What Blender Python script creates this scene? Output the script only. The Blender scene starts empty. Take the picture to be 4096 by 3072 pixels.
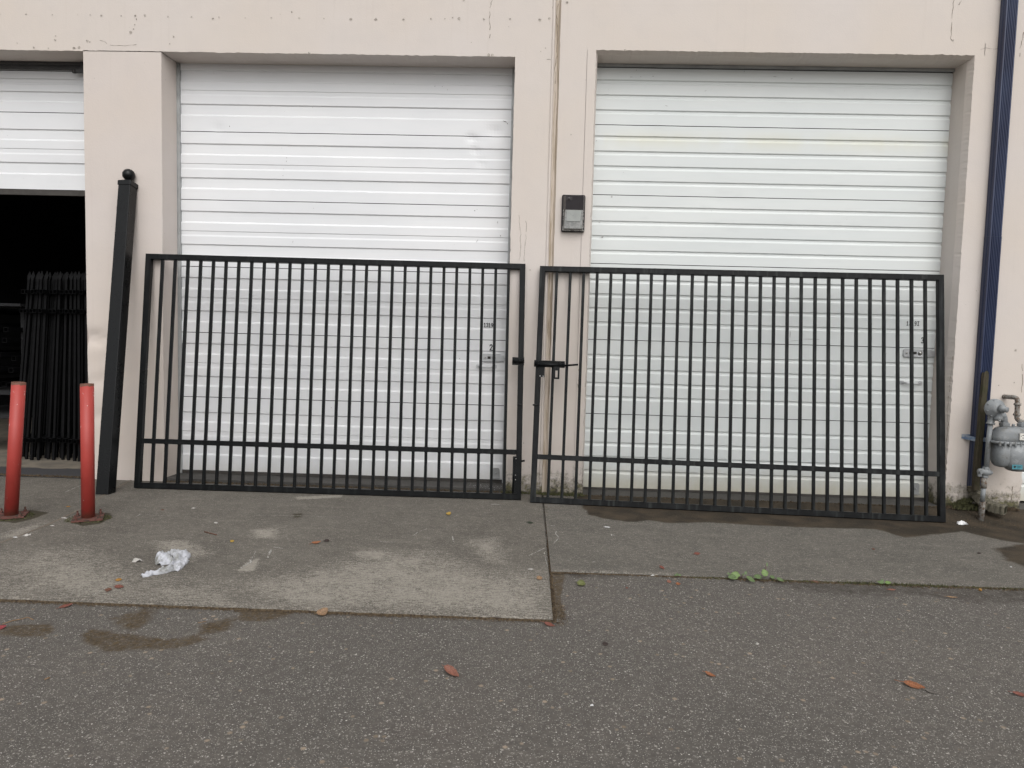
import bpy, bmesh, math, random
from mathutils import Vector, Matrix, noise
random.seed(7)
S = bpy.context.scene
COL = S.collection
R = math.radians
# ------------------------------------------------------------------ camera
CAMP = Vector((0, -6.4, 1.44))
CX = Vector((0.99920031, 0.03023999, 0.02615886))
CU = Vector((-0.02811269, 0.06610211, 0.99741676))
CF = Vector((-0.02843272, 0.99735453, -0.06689938))
FPX = 2796.0
cd = bpy.data.cameras.new('camera'); cam = bpy.data.objects.new('camera', cd); COL.objects.link(cam)
cd.sensor_width = 36; cd.lens = FPX / 4096 * 36; cd.clip_end = 1000; cd.clip_start = .05
m = Matrix.Identity(4)
for i in range(3):
    m[i][0] = CX[i]; m[i][1] = CU[i]; m[i][2] = -CF[i]; m[i][3] = CAMP[i]
cam.matrix_world = m
S.camera = cam
# ------------------------------------------------------------------ sky, sun, exposure (overcast)
SUN_E, SUN_R = R(46), R(166)
w = bpy.data.worlds.new('World'); S.world = w; w.use_nodes = True
nt = w.node_tree; bg = nt.nodes['Background']
sk = nt.nodes.new('ShaderNodeTexSky'); sk.sky_type = 'NISHITA'; sk.sun_disc = False
sk.sun_elevation = SUN_E; sk.sun_rotation = SUN_R; sk.air_density = 1; sk.dust_density = 4; sk.ozone_density = 1
hs = nt.nodes.new('ShaderNodeHueSaturation'); hs.inputs['Saturation'].default_value = .12
nt.links.new(sk.outputs[0], hs.inputs['Color']); nt.links.new(hs.outputs[0], bg.inputs[0])
bg.inputs[1].default_value = .14
sd = bpy.data.lights.new('sun', 'SUN'); sd.energy = .6; sd.angle = R(80); sd.color = (1, .975, .94)
sun = bpy.data.objects.new('sun', sd); COL.objects.link(sun)
az = SUN_R
sdir = Vector((math.sin(az) * math.cos(SUN_E), math.cos(az) * math.cos(SUN_E), math.sin(SUN_E)))
sun.rotation_euler = sdir.to_track_quat('Z', 'Y').to_euler(); sun.location = (2, -6, 12)
S.view_settings.view_transform = 'Standard'; S.view_settings.look = 'None'
S.view_settings.exposure = 0.26; S.view_settings.gamma = 1
# ------------------------------------------------------------------ pixels of the photo -> points
def ray(x, y): return (CX * (x - 2048) - CU * (y - 1536)) / FPX + CF
def sm(t):
    t = max(0., min(1., t)); return t * t * (3 - 2 * t)
def gz(x, y):                                     # shallow swale along the wall on the right
    a = max(0, min(1.25, x / 3.57)); d = -y
    if d <= 0: return 0.
    return -.06 * a * (sm(d / .35) if d < .35 else 1 - sm((d - .5) / 1.6))
def at(x, y, Y=0):
    d = ray(x, y); return CAMP + d * ((Y - CAMP.y) / d.y)
def gr(x, y, dz=0):
    d = ray(x, y); z = 0
    for _ in range(6):
        p = CAMP + d * ((z + dz - CAMP.z) / d.z); z = gz(p.x, p.y)
    return p
def ga(x, y): return gz(x, y) - (.019 if x < .13 else .019 - .008 * sm((x - .13) / .3))
def hit(x, y):                                    # ground incl. the lower asphalt
    p = gr(x, y)
    on = (p.x < .145 and p.y > -2.885) or (p.x >= .145 and p.y > -2.14)
    return p if on else gr(x, y, -.019 if p.x < .16 else -.011)
# ------------------------------------------------------------------ materials
class M_:
    def __init__(s, name):
        s.m = bpy.data.materials.new(name); s.m.use_nodes = True; s.t = s.m.node_tree
        s.b = s.t.nodes['Principled BSDF']; s.g = None
    def n(s, ty, ins=None, **kw):
        q = s.t.nodes.new('ShaderNode' + ty)
        for k, v in kw.items(): setattr(q, k, v)
        for k, v in (ins or {}).items(): s.set(q.inputs[k], v)
        return q
    def set(s, sock, v):
        if isinstance(v, bpy.types.NodeSocket): s.t.links.new(v, sock)
        else:
            if hasattr(sock.default_value, '__len__') and not hasattr(v, '__len__'): v = (v,) * len(sock.default_value)
            if hasattr(v, '__len__') and len(v) == 3 and len(sock.default_value) == 4: v = (*v, 1)
            sock.default_value = v
    def geo(s):
        if not s.g: s.g = s.n('NewGeometry').outputs['Position']
        return s.g
    def obj(s): return s.n('TexCoord').outputs['Object']
    def noise(s, sc, det=3, vec=None, rough=.5, sv=None):
        v = vec or s.geo()
        if sv: v = s.n('VectorMath', {0: v, 1: sv}, operation='MULTIPLY').outputs[0]
        return s.n('TexNoise', {'Vector': v, 'Scale': sc, 'Detail': det, 'Roughness': rough}).outputs[0]
    def vor(s, sc, vec=None, feat='F1'):
        return s.n('TexVoronoi', {'Vector': vec or s.geo(), 'Scale': sc}, feature=feat)
    def ramp(s, f, lo, hi, a=0., b=1.):
        return s.n('MapRange', {0: f, 1: lo, 2: hi, 3: a, 4: b}, clamp=True).outputs[0]
    def math(s, op, a, b=0., c=0.):
        return s.n('Math', {0: a, 1: b, 2: c}, operation=op).outputs[0]
    def mix(s, f, a, b, mode='MIX'):
        q = s.n('Mix', data_type='RGBA', blend_type=mode)
        s.set(q.inputs[0], f); s.set(q.inputs[6], a); s.set(q.inputs[7], b); return q.outputs[2]
    def xyz(s, v=None):
        q = s.n('SeparateXYZ', {0: v or s.geo()}); return q.outputs
    def blob(s, x, y, rx, ry, rot=0, soft=.6, wob=.35, ns=4):
        """irregular stain centred on world (x, y)"""
        v = s.n('Mapping', {0: s.geo(), 'Location': (x, y, 0), 'Rotation': (0, 0, rot), 'Scale': (rx, ry, 1)}, vector_type='TEXTURE').outputs[0]
        v = s.n('VectorMath', {0: v, 1: (1, 1, 0)}, operation='MULTIPLY').outputs[0]
        l = s.n('VectorMath', {0: v}, operation='LENGTH').outputs[1]
        nn = s.noise(ns, 5, rough=.65)
        l = s.math('ADD', l, s.math('MULTIPLY', s.math('SUBTRACT', nn, .5), wob * 4))
        return s.ramp(l, 1 - soft * .5, 1 + soft * .5, 1, 0)
    def bump(s, h, dist, strength=1., prev=None):
        ins = {'Height': h, 'Distance': dist, 'Strength': strength}
        if prev: ins['Normal'] = prev
        return s.n('Bump', ins).outputs[0]
    def out(s, col, rough=.8, bump=None, metal=0., spec=.5, **kw):
        s.set(s.b.inputs['Base Color'], col); s.set(s.b.inputs['Roughness'], rough)
        s.set(s.b.inputs['Metallic'], metal); s.set(s.b.inputs['Specular IOR Level'], spec)
        if bump: s.set(s.b.inputs['Normal'], bump)
        for k, v in kw.items(): s.set(s.b.inputs[k.replace('_', ' ')], v)
        return s.m
def plain(name, col, rough=.6, metal=0., var=.15, sc=12, bumpd=.0006, bsc=300):
    m = M_(name); n1 = m.noise(sc, 4)
    c = m.mix(m.ramp(n1, .3, .7), tuple(x * (1 - var) for x in col), tuple(min(1, x * (1 + var)) for x in col))
    r = m.ramp(m.noise(sc * 3, 3), .3, .7, max(.05, rough - .1), min(1, rough + .1))
    return m.out(c, r, m.bump(m.noise(bsc, 2), bumpd, .5), metal)
MT = {}
def wall_mat(name, base, grime=True):
    m = M_(name)
    big = m.noise(.7, 3); mid = m.noise(5, 5, rough=.6); fine = m.noise(90, 3)
    c = m.mix(m.ramp(big, .35, .65), base, tuple(a * b for a, b in zip(base, (1.0, .975, .93))))
    c = m.mix(m.ramp(mid, .45, .75, 0, .35), c, tuple(x * .9 for x in base))
    # thin vertical run marks
    run = m.noise(1, 4, sv=(26, 26, .8)); c = m.mix(m.ramp(run, .6, .8, 0, .16), c, tuple(a * b for a, b in zip(base, (.74, .7, .64))))
    # small pock marks
    v = m.vor(7).outputs; tiny = m.math('LESS_THAN', m.math('ADD', v[0], m.math('MULTIPLY', m.noise(60, 2), .04)), .05)
    keep = m.math('GREATER_THAN', m.n('SeparateColor', {0: v[1]}).outputs[0], .55)
    tiny = m.math('MULTIPLY', tiny, keep)
    c = m.mix(m.math('MULTIPLY', tiny, .5), c, tuple(x * .45 for x in base))
    rr = .72
    if grime:
        z = m.xyz()[2]
        g = m.math('ADD', z, m.math('MULTIPLY', m.math('SUBTRACT', m.noise(14, 6, rough=.75), .5), -.75))
        gm = m.ramp(g, .02, .2, 1, 0)
        c = m.mix(m.math('MULTIPLY', m.ramp(m.xyz()[2], .0, .9, 1, 0), m.ramp(m.noise(6, 5), .4, .7, 0, .28)), c, (.30, .24, .17))
        c = m.mix(gm, c, m.mix(m.ramp(m.noise(30, 3), .4, .6), (.045, .04, .028), (.12, .11, .05)))
    b = m.bump(fine, .0015, .6); b = m.bump(mid, .006, .35, b); b = m.bump(m.math('SUBTRACT', 1, tiny), .003, .7, b)
    return m.out(c, rr, b)
WB = (.60, .547, .510)
MT['wall'] = wall_mat('painted_concrete', WB)
MT['cladding'] = wall_mat('painted_sheet_metal', (.595, .537, .503), False)
MT['sill'] = wall_mat('worn_painted_concrete', (.50, .44, .37))
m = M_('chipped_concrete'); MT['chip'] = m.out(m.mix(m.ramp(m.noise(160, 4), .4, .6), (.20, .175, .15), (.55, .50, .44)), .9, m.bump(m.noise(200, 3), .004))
m = M_('crack_dirt'); MT['crack'] = m.out(m.mix(m.noise(60), (.10, .08, .06), (.22, .18, .14)), .95)
m = M_('sealant'); MT['seal'] = m.out(m.mix(m.ramp(m.noise(1, 5, sv=(60, 60, 3)), .45, .6), (.50, .43, .36), (.33, .27, .20)), .7, m.bump(m.noise(1, 4, sv=(120, 120, 5)), .004))
def door_mat(name, a, b, dirt=0.):
    m = M_(name)
    n1 = m.noise(1.2, 4, sv=(1, 1, 3)); c = m.mix(m.ramp(n1, .35, .65), a, b)
    sme = m.noise(2.5, 6, rough=.7, sv=(1, 1, 4)); c = m.mix(m.ramp(sme, .55, .75, 0, .12 + dirt), c, tuple(x * .78 for x in b))
    v = m.noise(55, 3); c = m.mix(m.math('MULTIPLY', m.ramp(v, .74, .78), .5), c, (.25, .24, .22))
    if dirt:
        z = m.xyz()[2]
        yl = m.math('MULTIPLY', m.ramp(m.math('ABSOLUTE', m.math('SUBTRACT', z, 3.30)), .0, .12, 1, 0), m.ramp(m.noise(3, 4, sv=(1, 1, .3)), .35, .6))
        c = m.mix(m.math('MULTIPLY', yl, .45), c, (.62, .60, .45))
        low = m.math('ADD', z, m.math('MULTIPLY', m.noise(9, 5, rough=.7), -.2))
        c = m.mix(m.math('MULTIPLY', m.ramp(low, -.1, .16, 1, 0), .75), c, (.42, .38, .27))
    else:
        low = m.math('ADD', m.xyz()[2], m.math('MULTIPLY', m.noise(9, 5, rough=.7), -.2))
        c = m.mix(m.math('MULTIPLY', m.ramp(low, -.08, .1, 1, 0), .5), c, (.45, .43, .38))
    bp = m.bump(m.noise(.9, 3, sv=(1, 1, 2.5)), .02, .25); bp = m.bump(m.noise(3.2, 3, sv=(1, 1, 1.3)), .006, .25, bp); bp = m.bump(m.noise(300, 2), .0004, .5, bp)
    return m.out(c, .42, bp, spec=.4)
MT['door_white'] = door_mat('white_door_paint', (.745, .75, .76), (.705, .715, .73))
MT['door_green'] = door_mat('greenish_white_door_paint', (.665, .69, .68), (.63, .66, .655), .1)
MT['gap'] = plain('gap_shade_black', (.03, .028, .026), .9)  # near black: the shade inside door joints and gaps, painted on
MT['galv'] = plain('galvanised_steel', (.48, .49, .5), .42, .7, .2, 9)
MT['track'] = plain('grey_door_track', (.36, .37, .37), .55, .4, .18, 6)
MT['rubber'] = plain('dark_rubber_seal', (.05, .045, .04), .8)
MT['dark'] = plain('dark_room_shade', (.011, .011, .012), .95)  # gloom of the unlit room, put into the surface colour
MT['bracket'] = plain('dark_bracket_steel', (.07, .07, .07), .6, .3)
MT['ink'] = plain('black_marker_ink', (.012, .012, .014), .6)
MT['bolt'] = plain('worn_bolt_steel', (.55, .55, .53), .3, .9)
def steel(name, dust, base=(.0045, .005, .0055), spec=.13):
    m = M_(name); o = m.obj()
    n1 = m.noise(7, 5, o, .65); n2 = m.noise(1, 3, o, sv=(30, 30, 2.5))
    c = m.mix(m.math('MULTIPLY', m.ramp(n1, .45, .7), dust), base, (.020, .022, .023))
    c = m.mix(m.math('MULTIPLY', m.ramp(n2, .55, .7), dust), c, (.034, .037, .036))
    r = m.ramp(n1, .3, .7, .22 + dust * .12, .36 + dust * .25)
    return m.out(c, r, m.bump(m.noise(220, 2, o), .0003, .5), 0., spec)
MT['gate_black'] = steel('satin_black_gate_paint', .25)
MT['gate_dusty'] = steel('dusty_black_gate_paint', .75)
MT['post_black'] = steel('gloss_black_post_paint', .05, spec=.26)
MT['fence_black'] = plain('black_fence_paint', (.0035, .0035, .004), .6, 0, .3); MT['fence_black'].node_tree.nodes['Principled BSDF'].inputs['Specular IOR Level'].default_value = .15
def red_mat():
    m = M_('chipped_red_paint'); o = m.obj()
    c = m.mix(m.ramp(m.noise(5, 4, o), .3, .7), (.32, .036, .028), (.40, .052, .042))
    streak = m.noise(1, 5, o, .7, sv=(50, 50, 5)); c = m.mix(m.ramp(streak, .62, .72, 0, .55), c, (.42, .09, .07))
    z = m.xyz(o)[2]
    top = m.math('GREATER_THAN', m.math('ADD', z, m.math('MULTIPLY', m.noise(22, 4, o), .05)), 1.022)
    rust = m.ramp(m.math('ADD', z, m.math('MULTIPLY', m.noise(12, 5, o, .7), -.22)), -.09, -.01, 1, 0)
    c = m.mix(m.math('MAXIMUM', m.math('MULTIPLY', rust, .8), top), c, (.13, .055, .035))
    chip = m.math('MULTIPLY', m.math('GREATER_THAN', m.noise(30, 4, o, .75, sv=(1, 1, .45)), .69), 1)
    c = m.mix(chip, c, (.62, .52, .48))
    return m.out(c, .5, m.bump(m.noise(90, 3, o), .0008, .5))
MT['red'] = red_mat()
m = M_('rusty_red_plate'); MT['rustred'] = m.out(m.mix(m.ramp(m.noise(35, 5), .45, .6), (.12, .045, .035), (.05, .033, .024)), .8, m.bump(m.noise(90, 4), .003))
m = M_('navy_downspout_paint'); MT['navy'] = m.out(m.mix(m.ramp(m.noise(2, 4, sv=(4, 4, 1)), .35, .7), (.013, .021, .060), (.032, .048, .105)), .32, m.bump(m.noise(25, 3), .002, .4))
m = M_('faded_blue_strap'); MT['strap'] = m.out(m.mix(m.ramp(m.noise(40, 4), .45, .65), (.12, .18, .28), (.30, .33, .36)), .55)
def mossy(name, base, amt):
    m = M_(name)
    c = m.mix(m.ramp(m.noise(1, 6, rough=.7, sv=(70, 70, 6)), .35, .65), base, tuple(x * .35 for x in base))
    c = m.mix(m.math('MULTIPLY', m.ramp(m.noise(11, 6, rough=.75), .42, .6), amt), c, (.035, .037, .012))
    return m.out(c, .9, m.bump(m.noise(1, 5, sv=(120, 120, 12)), .004))
MT['wood'] = mossy('mossy_old_wood', (.085, .068, .042), .7)
MT['elbow'] = mossy('mossy_grey_elbow', (.19, .17, .13), .45)
m = M_('weathered_grey_meter_paint'); n1 = m.noise(18, 6, rough=.7)
c = m.mix(m.ramp(n1, .5, .62), (.20, .212, .22), (.29, .303, .31)); c = m.mix(m.ramp(m.noise(9, 6, rough=.8), .50, .64, 0, .8), c, (.08, .075, .06))
MT['meter'] = m.out(c, .5, m.bump(m.noise(70, 3), .002, .5))
m = M_('corroded_pipe'); MT['pipe_rust'] = m.out(m.mix(m.ramp(m.noise(40, 5, rough=.7), .45, .6), (.26, .25, .23), (.10, .06, .035)), .8, m.bump(m.noise(90, 4), .004))
MT['plate'] = plain('white_index_plate', (.62, .6, .55), .4)
MT['cyan'] = plain('cyan_sticker', (.07, .24, .29), .4)
MT['lamp_brown'] = plain('bronze_lamp_housing', (.018, .015, .017), .5, .0); MT['lamp_brown'].node_tree.nodes['Principled BSDF'].inputs['Specular IOR Level'].default_value = .2
MT['lamp_edge'] = plain('weathered_bronze', (.08, .075, .075), .45, .1)
m = M_('cloudy_prismatic_lens'); c = m.mix(m.ramp(m.noise(60, 4), .35, .65), (.20, .205, .20), (.30, .30, .29)); MT['lens'] = m.out(c, .25, m.bump(m.math('SINE', m.math('MULTIPLY', m.xyz()[2], 900)), .002, .5))
MT['lens_white'] = plain('pale_lens_panel', (.33, .345, .33), .35)
MT['rope'] = plain('dusty_cobweb', (.35, .34, .32), .9)
# ground
def speck(m, base, sc, thr, bright, jit=.5, dens=None):
    """light aggregate grains"""
    vn = m.vor(sc).outputs; rnd = m.n('SeparateColor', {0: vn[1]}).outputs
    inside = m.ramp(vn[0], .22, .42, 1, 0)
    k = m.math('GREATER_THAN', rnd[0], thr) if dens is None else m.math('GREATER_THAN', m.math('ADD', rnd[0], dens), thr)
    col = m.mix(rnd[1], tuple(x * jit for x in bright), bright)
    return m.mix(m.math('MULTIPLY', inside, k), base, col), vn
import numpy as np
def attr(m, nm): return m.n('Attribute', attribute_name=nm).outputs['Fac']
def edge(m, a, sc, amt, lo=.42, hi=.58, det=5):
    """mask attribute with a frayed edge"""
    return m.ramp(m.math('ADD', a, m.math('MULTIPLY', m.math('SUBTRACT', m.noise(sc, det, rough=.7), .5), amt)), lo, hi)
def asphalt():
    m = M_('asphalt')
    c = m.mix(m.ramp(m.noise(.8, 5), .35, .65), (.097, .088, .077), (.119, .106, .092))
    c = m.mix(m.ramp(m.noise(28, 4), .35, .65, 0, .6), c, (.070, .063, .056))
    c = m.mix(m.ramp(m.noise(1.5, 4), .6, .8, 0, .5), c, (.092, .076, .069))
    c = m.mix(m.ramp(m.noise(150, 3, rough=.7), .5, .7, 0, .55), c, (.13, .122, .115))
    c, v2 = speck(m, c, 190, .62, (.50, .475, .43), .3)
    c, v1 = speck(m, c, 60, .84, (.30, .28, .25), .4)
    c, v3 = speck(m, c, 110, .93, (.58, .55, .51), .5)
    c, v4 = speck(m, c, 34, .965, (.30, .24, .18), .5)
    st = edge(m, attr(m, 'brown'), 14, .75, .36, .64, 7); st = m.math('MULTIPLY', st, m.ramp(m.noise(34, 4), .3, .6, .9, .5))
    c = m.mix(st, c, m.mix(m.ramp(m.noise(60, 3), .45, .6), (.045, .028, .011), (.085, .055, .020)))
    dk = edge(m, attr(m, 'dirt'), 16, 1.5, .45, 1.0, 8)
    c = m.mix(m.math('MULTIPLY', dk, .7), c, (.028, .022, .016))
    h = m.math('ADD', m.math('MULTIPLY', v1[0], 1), m.math('MULTIPLY', m.noise(180, 3), .8))
    return m.out(c, .85, m.bump(h, .004, .8), spec=.3)
MT['asphalt'] = asphalt()
def slab(name, a, b, lo):
    m = M_(name)
    c = m.mix(m.ramp(m.noise(1.6, 6, rough=.65), .35, .65), a, b)
    c = m.mix(m.ramp(m.noise(9, 6, rough=.75), .4, .65, 0, .6), c, lo)
    c = m.mix(m.ramp(m.noise(1, 5, rough=.7, sv=(3, 9, 1)), .5, .7, 0, .4), c, tuple(x * 1.35 for x in b))
    pale = attr(m, 'pale')
    grain = m.noise(110, 4, rough=.75); g2 = m.noise(1, 4, rough=.7, sv=(22, 60, 1))
    gg = m.math('ADD', m.math('MULTIPLY', grain, .6), m.math('MULTIPLY', g2, .4))
    pl = m.math('MULTIPLY', pale, m.ramp(m.noise(4, 8, rough=.8), .32, .62, .15, 1.15))
    k = m.ramp(m.math('ADD', gg, m.math('MULTIPLY', pl, .17)), .535, .60)
    c = m.mix(m.math('MULTIPLY', k, m.ramp(m.noise(45, 4, rough=.8), .35, .65, .35, .8)), c, (.38, .35, .30))
    c, v = speck(m, c, 175, .84, (.50, .48, .44), .4, m.math('MULTIPLY', pl, .12))
    moss = edge(m, attr(m, 'brown'), 24, .6)
    c = m.mix(m.math('MULTIPLY', moss, .85), c, (.034, .028, .014))
    wet = edge(m, attr(m, 'wet'), 8, 1.0, .38, .66, 8)
    wc = m.mix(m.ramp(m.noise(5, 5), .4, .65), (.034, .028, .021), (.064, .049, .034)); wc, _ = speck(m, wc, 150, .85, (.17, .145, .11), .4)
    c = m.mix(m.math('MULTIPLY', wet, .94), c, wc)
    rough = m.ramp(wet, 0, 1, .9, .8)
    return m.out(c, rough, m.bump(m.math('ADD', grain, m.noise(300, 2)), .0025, .7), spec=m.ramp(wet, 0, 1, .25, .08))
MT['slab_left'] = slab('stained_concrete_slab', (.104, .094, .080), (.142, .129, .110), (.078, .070, .060))
MT['slab_right'] = slab('damp_concrete_slab', (.102, .094, .081), (.132, .120, .104), (.080, .075, .066))
PALE = [([(1500, 2230), (1750, 2210), (1900, 2290), (2150, 2300), (2205, 2470), (1500, 2445), (1050, 2430), (1000, 2330)], .16, .8), ([(1880, 2160), (1980, 2150), (2010, 2250), (1930, 2240)], .07, .8),
        ([(1420, 2210), (1480, 2195), (1560, 2210), (1540, 2240), (1440, 2245)], .05, .9), ([(985, 2255), (1030, 2235), (1012, 2282), (955, 2282)], .015, 1.6), ([(1010, 2120), (1120, 2110), (1090, 2150), (1020, 2150)], .05, .9),
        ([(0, 2230), (300, 2200), (560, 2320), (900, 2330), (900, 2420), (0, 2380)], .2, .7), ([(600, 2165), (740, 2160), (840, 2215), (720, 2250)], .06, .8), ([(1180, 1988), (1370, 1980), (1360, 1990), (1190, 1997)], .02, 1.3),
        ([(1750, 2360), (2160, 2370), (2205, 2465), (1700, 2450)], .12, .55), ([(0, 2150), (60, 2120), (180, 2090), (80, 2150)], .05, .8), ([(2230, 2275), (2700, 2290), (2700, 2298), (2230, 2284)], .02, .3)]
WET = [([(2335, 2030), (2350, 2058), (2400, 2072), (2450, 2080), (2530, 2088), (2600, 2082), (2680, 2092), (2850, 2090), (3060, 2104), (3300, 2112), (3500, 2116), (3620, 2150), (3850, 2125), (4000, 2160), (4140, 2180), (4500, 2190), (4500, 2020), (3780, 2015), (3000, 1960), (2330, 1950), (2300, 1990)], .05, 1.),
       ([(3970, 2190), (4096, 2175), (4300, 2200), (4300, 2300), (4110, 2275), (4020, 2240)], .07, .9)]
BRN = [([(0, 2520), (60, 2507), (200, 2500), (215, 2525), (180, 2553), (60, 2552), (0, 2545)], .04, 1), ([(318, 2545), (370, 2522), (450, 2535), (560, 2545), (680, 2562), (790, 2545), (840, 2560), (700, 2600), (560, 2605), (430, 2612), (340, 2578)], .05, .95),
       ([(430, 2478), (600, 2425), (640, 2440), (600, 2500), (560, 2535), (470, 2530), (450, 2510)], .06, .7), ([(790, 2505), (880, 2478), (940, 2468), (930, 2520), (850, 2545), (780, 2552)], .05, .8), ([(950, 2440), (1100, 2425), (1200, 2438), (1150, 2470), (1060, 2490), (960, 2490)], .05, .95),
       ([(0, 2385), (700, 2410), (1400, 2440), (2200, 2470), (2200, 2474), (1400, 2448), (900, 2432), (700, 2422), (0, 2398)], .015, .8), ([(2205, 2290), (2260, 2290), (2240, 2400), (2260, 2478), (2205, 2480)], .02, 1.1),
       ([(-10, 2085), (60, 2092), (120, 2080), (200, 2050), (120, 2040), (0, 2060)], .04, 1), ([(290, 2090), (330, 2105), (400, 2095), (450, 2070), (440, 2050), (330, 2060)], .04, 1), ([(1150, 2052), (1230, 2045), (1230, 2072), (1160, 2080)], .06, .6), ([(2370, 1985), (2440, 1990), (2440, 2010), (2360, 2005)], .03, 1)]
DRT = [([(2560, 2300), (3100, 2325), (3400, 2338), (4300, 2370), (4300, 2440), (3900, 2430), (3700, 2400), (3400, 2400), (3200, 2385), (3060, 2340)], .08, .8), ([(2205, 2282), (2700, 2300), (2700, 2312), (2300, 2325)], .04, .9)]
def paint(o, ground, **sets):
    """stain masks as vertex attributes, laid out on the ground"""
    me = o.data; n = len(me.vertices); co = np.empty(n * 3); me.vertices.foreach_get('co', co); co = co.reshape(-1, 3)[:, :2]
    for nm, polys in sets.items():
        val = np.zeros(n)
        for pts, soft, k in polys:
            P = np.array([tuple(ground(*p).xy) for p in pts]); lo, hi = P.min(0) - soft * 2, P.max(0) + soft * 2
            idx = np.where(((co > lo) & (co < hi)).all(1))[0]
            if not len(idx): continue
            q = co[idx]; d = np.full(len(q), 1e9); ins = np.zeros(len(q), bool)
            for A_, B_ in zip(P, np.roll(P, -1, 0)):
                e = B_ - A_; t = np.clip(((q - A_) @ e) / max(1e-12, e @ e), 0, 1); d = np.minimum(d, np.hypot(*(q - A_ - t[:, None] * e).T))
                c_ = ((A_[1] > q[:, 1]) != (B_[1] > q[:, 1])); xx = A_[0] + (q[:, 1] - A_[1]) * e[0] / (e[1] if abs(e[1]) > 1e-12 else 1e-12); ins ^= c_ & (q[:, 0] < xx)
            sd = np.where(ins, d, -d); v = np.clip(.5 + sd / (2 * soft), 0, 1) * k; val[idx] = np.maximum(val[idx], v)
        me.attributes.new(nm, 'FLOAT', 'POINT').data.foreach_set('value', val.astype('f'))
m = M_('threshold_concrete'); c = m.mix(m.ramp(m.noise(4, 5), .35, .65), (.05, .047, .043), (.072, .068, .062)); c = m.mix(m.ramp(m.noise(40, 5, rough=.7), .55, .65, 0, .6), c, (.12, .11, .10)); MT['threshold'] = m.out(c, .8, m.bump(m.noise(150, 3), .003))
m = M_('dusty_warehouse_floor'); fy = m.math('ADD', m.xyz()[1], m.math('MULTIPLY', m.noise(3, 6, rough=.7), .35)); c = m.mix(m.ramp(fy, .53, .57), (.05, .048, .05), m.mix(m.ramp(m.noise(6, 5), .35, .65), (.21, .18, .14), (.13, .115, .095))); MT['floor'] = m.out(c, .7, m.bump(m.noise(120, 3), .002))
m = M_('chalky_scuff'); MT['scuff'] = m.out(m.mix(m.ramp(m.noise(150, 4), .45, .55), (.45, .44, .40), (.13, .12, .11)), .9)
m = M_('debris'); MT['debris'] = m.out(m.mix(m.ramp(m.noise(70, 4), .4, .6), (.045, .030, .018), (.12, .088, .052)), .95, m.bump(m.noise(200, 3), .004))
m = M_('moss'); MT['moss'] = m.out(m.mix(m.ramp(m.noise(40, 3), .4, .6), (.035, .036, .014), (.085, .085, .035)), .95)
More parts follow.
